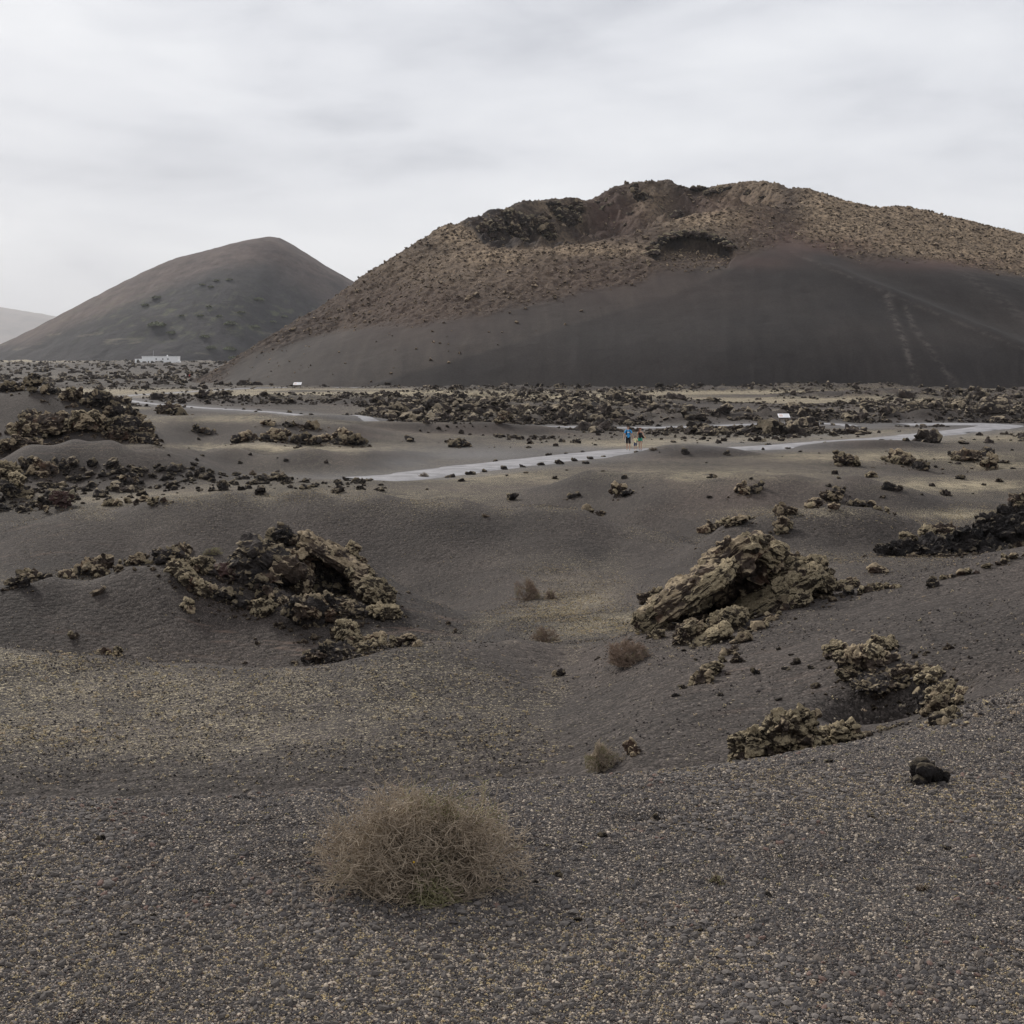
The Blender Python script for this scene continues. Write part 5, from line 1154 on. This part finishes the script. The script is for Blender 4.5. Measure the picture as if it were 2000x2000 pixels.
    b0_ = add((0, 0, 1.06), (.140, .108)); b1_ = add((0, 0, .92), (.150, .115), b0_)
    for s in ('L', 'R'):
        hip, kn, an_ = legs[s]; h_ = add((hip[0], hip[1], .86), .102, b1_); h2_ = add(tuple(a+(b-a)*short*.6 for a, b in zip((hip[0], hip[1], .86), kn)), .096, h_); add(tuple(a+(b-a)*(short+.22) for a, b in zip((hip[0], hip[1], .86), kn)), .095, h2_)
    skin('shorts', V, E, R, bottom, root, 2)
    hv, hf = ico(3); hv2 = hv*np.array([.108, .118, .105])*k*(1+.06*fbm(hv*6, 5, 3))[:, None]+np.array(S((0, .018, 1.672)))
    cz = hv2[hf].mean(1)/k; kpf = ~((cz[:, 1] < -.035) & (cz[:, 2] < 1.70)) & (cz[:, 2] > 1.585)
    link('hair', np_mesh('hair', hv2, hf[kpf]), M[hair], root)
    V, E, R = [], [], []
    h0 = add((0, .018, 1.66), (.098, .10)); h1 = add((0, .0, 1.735), (.085, .098), h0); add((0, -.01, 1.775), (.05, .06), h1)
    if longhair:
        x1 = add((-.06, .03, 1.54), (.095, .07), h0); x2 = add((-.11, -.02, 1.42), (.085, .06), x1); x3 = add((-.14, -.05, 1.30), (.06, .045), x2); add((-.15, -.05, 1.22), (.03, .03), x3)
        skin('long_hair', V, E, R, hair, root, 2)
    for s in ('L', 'R'):
        an_ = legs[s][2]; V, E, R = [], [], []
        s0 = add((an_[0], an_[1]+.045, an_[2]-.045), (.038, .036)); s1 = add((an_[0], an_[1]-.06, an_[2]-.05), (.042, .034), s0); add((an_[0], an_[1]-.155, an_[2]-.058), (.034, .024), s1)
        skin('shoe', V, E, R, shoe, root, 1)
    Vq, T = ico(2)
    for sx in (-1, 1):
        link('eye', np_mesh('eye', Vq*.011*k+np.array(S((sx*.030, -.098, 1.655))), T), M['eye'], root)
        link('ear', np_mesh('ear', Vq*np.array([.008, .018, .030])*k+np.array(S((sx*.083, .0, 1.645))), T), M['skin'], root)
    link('mouth', np_mesh('mouth', Vq*np.array([.022, .006, .005])*k+np.array(S((0, -.092, 1.583))), T), M['lip'], root)
    if extra: extra(root, k, S)
    return root
def foot(px, py):
    p = hit(px, py); return p
def zon(x, y): return float(max(ground_z(x, y)[0], ZP)+.06)
def ppos(px, Y): x = (px-1000)/F*Y; return Vector((x, Y, zon(x, Y)))
def pack(root, k, S):
    for sx in (-1, 1):
        V, E, R = [S((sx*.115, -.105, 1.10)), S((sx*.118, -.125, 1.32)), S((sx*.11, -.06, 1.47)), S((sx*.11, .06, 1.46)), S((sx*.11, .13, 1.38))], [(0, 1), (1, 2), (2, 3), (3, 4)], [.022*k]*5
        skin('backpack_strap', V, E, R, 'black', root, 1)
    b = box('backpack', 'navy', root, -.16*k, .16*k, .11*k, .30*k, 1.02*k, 1.48*k, .04*k)
    box('shirt_print', 'white2', root, -.085*k, .085*k, -.128*k, -.120*k, 1.27*k, 1.33*k, .003)
    for sx in (-1, 1): box('side_stripe', 'white2', root, sx*.205*k-.006, sx*.205*k+.006, -.03*k, .03*k, .56*k, .90*k)
walk1 = {'elbowL': (-.27, .02, 1.14), 'wristL': (-.33, -.06, .90), 'elbowR': (.28, .02, 1.14), 'wristR': (.36, -.04, .90), 'kneeL': (-.10, -.14, .50), 'ankleL': (-.09, .04, .10), 'kneeR': (.10, -.05, .49), 'ankleR': (.09, -.14, .085)}
walk2 = {'elbowL': (-.22, .03, 1.14), 'wristL': (-.27, -.04, .90), 'elbowR': (.27, .0, 1.16), 'wristR': (.36, -.20, 1.05), 'kneeL': (-.08, .04, .50), 'ankleL': (-.08, .16, .12), 'kneeR': (.08, -.08, .50), 'ankleR': (.08, -.06, .085)}
walk3 = {'elbowL': (-.27, -.02, 1.22), 'wristL': (-.36, -.06, 1.40), 'elbowR': (.26, .0, 1.16), 'wristR': (.26, -.18, 1.10), 'kneeL': (-.10, -.12, .50), 'ankleL': (-.10, -.12, .085), 'kneeR': (.09, -.02, .50), 'ankleR': (.09, .12, .11)}
YPEO = 101.0
person('walker in a blue t-shirt and black shorts with backpack straps, holding a child\'s hand', ppos(1227, YPEO), 1.74, walk1, 'blue', 'black', 'hair_d', 'shoe_g', 0, .42, .86, False, pack)
person('small child in a pale yellow shirt walking between two adults on the path', ppos(1241, YPEO-.1), 1.00, walk3, 'cream', 'navy', 'hair_d', 'shoe_w', 0, .42, .72, width=1.1)
def snack(root, k, S):
    V, T = ico(2); link('wrapper', np_mesh('wrapper', V*np.array([.05, .03, .025])*k+np.array(S((.40, -.30, 1.02))), T), M['orange'], root)
person('walker with long auburn hair, black sleeveless top and teal shorts on the path', ppos(1250.5, YPEO+.1), 1.58, walk2, 'black', 'teal', 'hair_r', 'shoe_d', -.15, 0, .28, True, snack)
for px, c_, lb in ((363, 'white', 'tiny far-off walker in a white top on the path by the hill foot'), (368, 'redc', 'tiny far-off walker in a red top beside the one in white')):
    person(lb, Vector(((px-1000)/F*470, 470 if c_ == 'white' else 471.5, float(ground_z((px-1000)/F*470, 470)[0])+.15)), 1.72, walk1, c_, 'black', 'hair_d', 'shoe_d', 0, .42, .86)

# ================================================================== haze
hm = bpy.data.materials.new('thin_haze'); hm.use_nodes = True; t = hm.node_tree; t.nodes.clear()
ho = N(t, 'ShaderNodeOutputMaterial'); pv = N(t, 'ShaderNodeVolumePrincipled', i={'Color': (.97, .98, 1.0, 1), 'Density': .000045, 'Anisotropy': 0.0}); L(t, pv.outputs[0], ho.inputs['Volume'])
M['haze'] = hm
hz_o = box('haze', 'haze', None, -26000, 26000, -26000, 26000, -90, 800); tag(hz_o, 'thin grey haze over the whole plain', 'haze', None, 'stuff')
